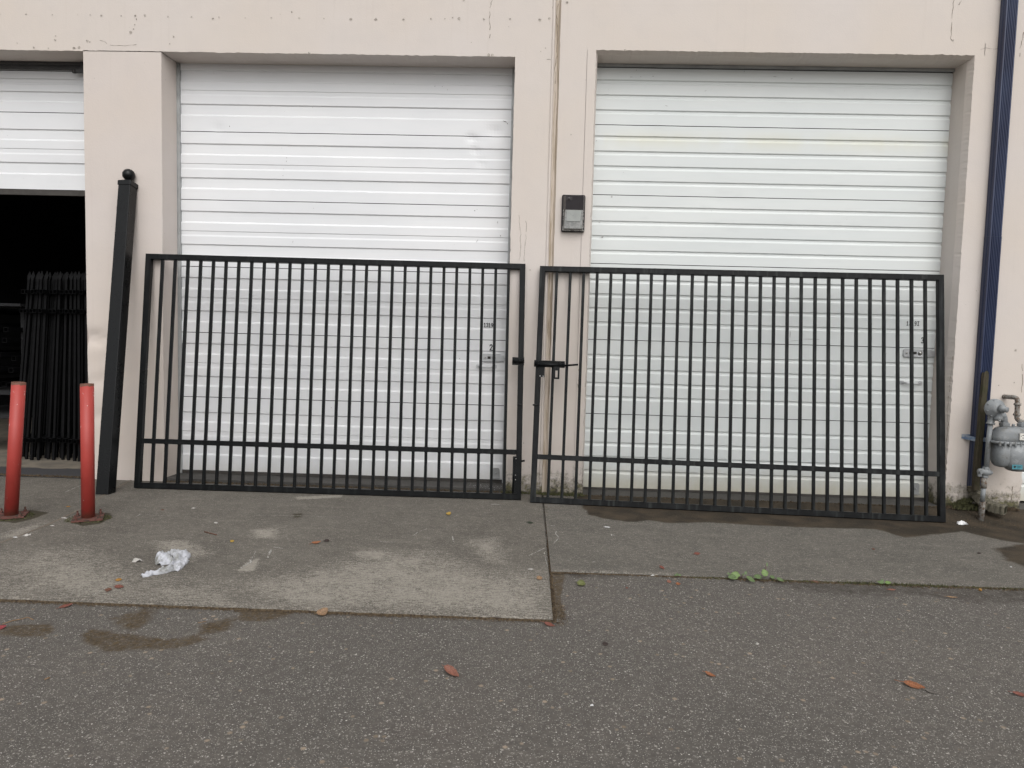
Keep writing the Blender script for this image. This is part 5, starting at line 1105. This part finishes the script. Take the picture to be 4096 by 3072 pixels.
weed(bs, [wl(540, 510, 190, 200, 150, 'weed_bright', .45), wl(450, 590, 210, 150, 190, 'weed_dull', .25, yoff=-.02), wl(610, 500, 110, 130, 70, 'weed_bright', .6, yoff=.01), wl(410, 500, 80, 50, 170, 'weed_dull', .2, yoff=.02),
          wl(800, 440, 100, 70, 60, 'weed_dull', .8), wl(870, 580, 90, 70, -30, 'weed_bright', .3), wl(880, 690, 220, 120, -48, 'weed_dull', .05, yoff=-.045), wl(740, 480, 60, 40, 100, 'weed_dull', .6)],
     [[(0, 0, 0), (-.01, 0, .02), (-.03, -.005, .045), (-.05, -.005, .04)], [(0, 0, 0), (.005, 0, .02), (.02, 0, .04)], [(0, 0, 0), (.03, -.005, .006), (.06, -.02, .006)], [(0, 0, 0), (-.02, 0, .015), (-.07, -.01, .015)]], 'low green weed with rounded leaves in the crack, left of the pair')
bs = WZ(1350, 610)
weed(bs, [wl(1280, 440, 190, 155, 100, 'weed_bright', .85, (1350, 610)), wl(1330, 230, 110, 40, 85, 'weed_dull', 1.2, (1350, 610)), wl(1100, 610, 200, 130, 185, 'weed_dull', .12, (1350, 610), -.01), wl(1190, 610, 90, 60, 0, 'weed_dull', .1, (1350, 610)),
          wl(1470, 590, 130, 100, 150, 'weed_dull', .3, (1350, 610)), wl(1610, 690, 180, 90, -35, 'weed_dull', .02, (1350, 610), -.04)],
     [[(0, 0, 0), (-.002, 0, .03), (-.004, 0, .06), (-.003, 0, .10)], [(0, 0, 0), (-.03, 0, .006), (-.06, -.005, .008)], [(0, 0, 0), (.03, -.01, .01), (.06, -.03, .006)]], 'taller green weed with one upright stem in the crack, right of the pair')
bs = c_(3072, 2100, 985, 520); o_ = hit(*bs); 
weed(bs, [(-.02, -.005, .012, .035, .022, 170, .3, 'weed_dull'), (.03, 0, .01, .04, .022, 10, .3, 'weed_bright'), (.0, .01, .02, .03, .02, 80, .6, 'weed_dull')], [[(0, 0, 0), (.0, 0, .02)], [(0, 0, 0), (.02, 0, .01)]], 'tiny green weed in the mossy crack toward the right')
bs = c_(2048, 2100, 1425, 450)
weed(bs, [(-.012, -.005, .008, .02, .012, 170, .3, 'weed_dull'), (.014, 0, .008, .022, .012, 10, .3, 'weed_dull'), (.0, .01, .012, .02, .01, 80, .8, 'weed_dull')], [[(0, 0, 0), (.0, 0, .012)], [(0, 0, 0), (.01, 0, .006)]], 'tiny sprout in the crack left of the larger weeds')
def crumbs(b, p, q, n, sp_, h_, mi, size=(.003, .009), onground=False):
    for _ in range(n):
        t = random.random(); c0 = Vector(p).lerp(Vector(q), t); x, y = c0.x + random.gauss(0, sp_), c0.y + random.gauss(0, sp_); d = random.uniform(*size); a_ = random.random() * 6.28; z = gz(x, y) + .001 if onground else c0.z
        dx, dy = d * math.cos(a_), d * math.sin(a_); hh = random.uniform(.2, 1) * h_
        b.add([(x - dx, y - dy, z), (x + dx, y + dy, z), (x + dy * .8, y - dx * .8, z + hh * .2), (x, y, z + hh)], [(0, 2, 3), (2, 1, 3), (0, 1, 3)], mi)
b = MB(); crumbs(b, (.16, -2.145, -.012), (1.5, -2.145, -.012), 900, .007, .010, 1); crumbs(b, (1.0, -2.145, -.010), (3.4, -2.145, -.010), 900, .008, .012, 0); crumbs(b, (1.3, -2.155, -.010), (3.4, -2.155, -.010), 1500, .014, .008, 1)
crumbs(b, (1.95, -2.15, -.010), (2.6, -2.15, -.010), 350, .012, .018, 0, (.003, .008))
crumbs(b, (.150, -.4, -.012), (.152, -2.9, -.014), 1500, .005, .014, 1); crumbs(b, (.17, -2.6, -.022), (.2, -2.92, -.022), 300, .02, .012, 1); crumbs(b, (-3, -2.895, -.018), (.2, -2.895, -.018), 500, .005, .006, 1)
tag(b.build('moss', ['moss', 'debris']), 'moss and dirt crumbs filling the slab cracks', 'moss', kind='stuff')
b = MB(); crumbs(b, (-6, -.0, .012), (-4.15, -.0, .012), 1100, .014, .018, 1); crumbs(b, (-3.43, -.012, .002), (-.23, -.012, .002), 1300, .010, .02, 1); crumbs(b, (-.25, -.02, 0), (.5, -.02, 0), 500, .014, .03, 0); crumbs(b, (.1, -.03, 0), (.5, -.03, 0), 500, .02, .03, 0)
crumbs(b, (.5, -.02, .0), (3.78, -.02, -.001), 900, .012, .012, 1); crumbs(b, (3.8, -.03, 0), (4.4, -.03, 0), 1500, .02, .03, 1); crumbs(b, (3.85, -.03, 0), (4.2, -.05, 0), 1400, .03, .06, 0)
crumbs(b, (3.9, -.02, .03), (3.98, -.04, .08), 500, .02, .03, 0); crumbs(b, (3.6, -.25, -.045), (4.6, -.35, -.065), 420, .12, .008, 1, (.002, .007), True)
tag(b.build('wall_foot_debris', ['moss', 'debris']), 'mulch crumbs and moss along the foot of the wall', 'debris', kind='stuff')
b = MB(); crumbs(b, (-.5, .1, .034), (-.27, .05, .034), 60, .05, .006, 0, (.002, .005))
tag(b.build('white_grit', ['plastic']), 'white grit on the threshold of the left door', 'grit', kind='stuff')
for o in list(bpy.data.objects):
    if '_o' in o: del o['_o']
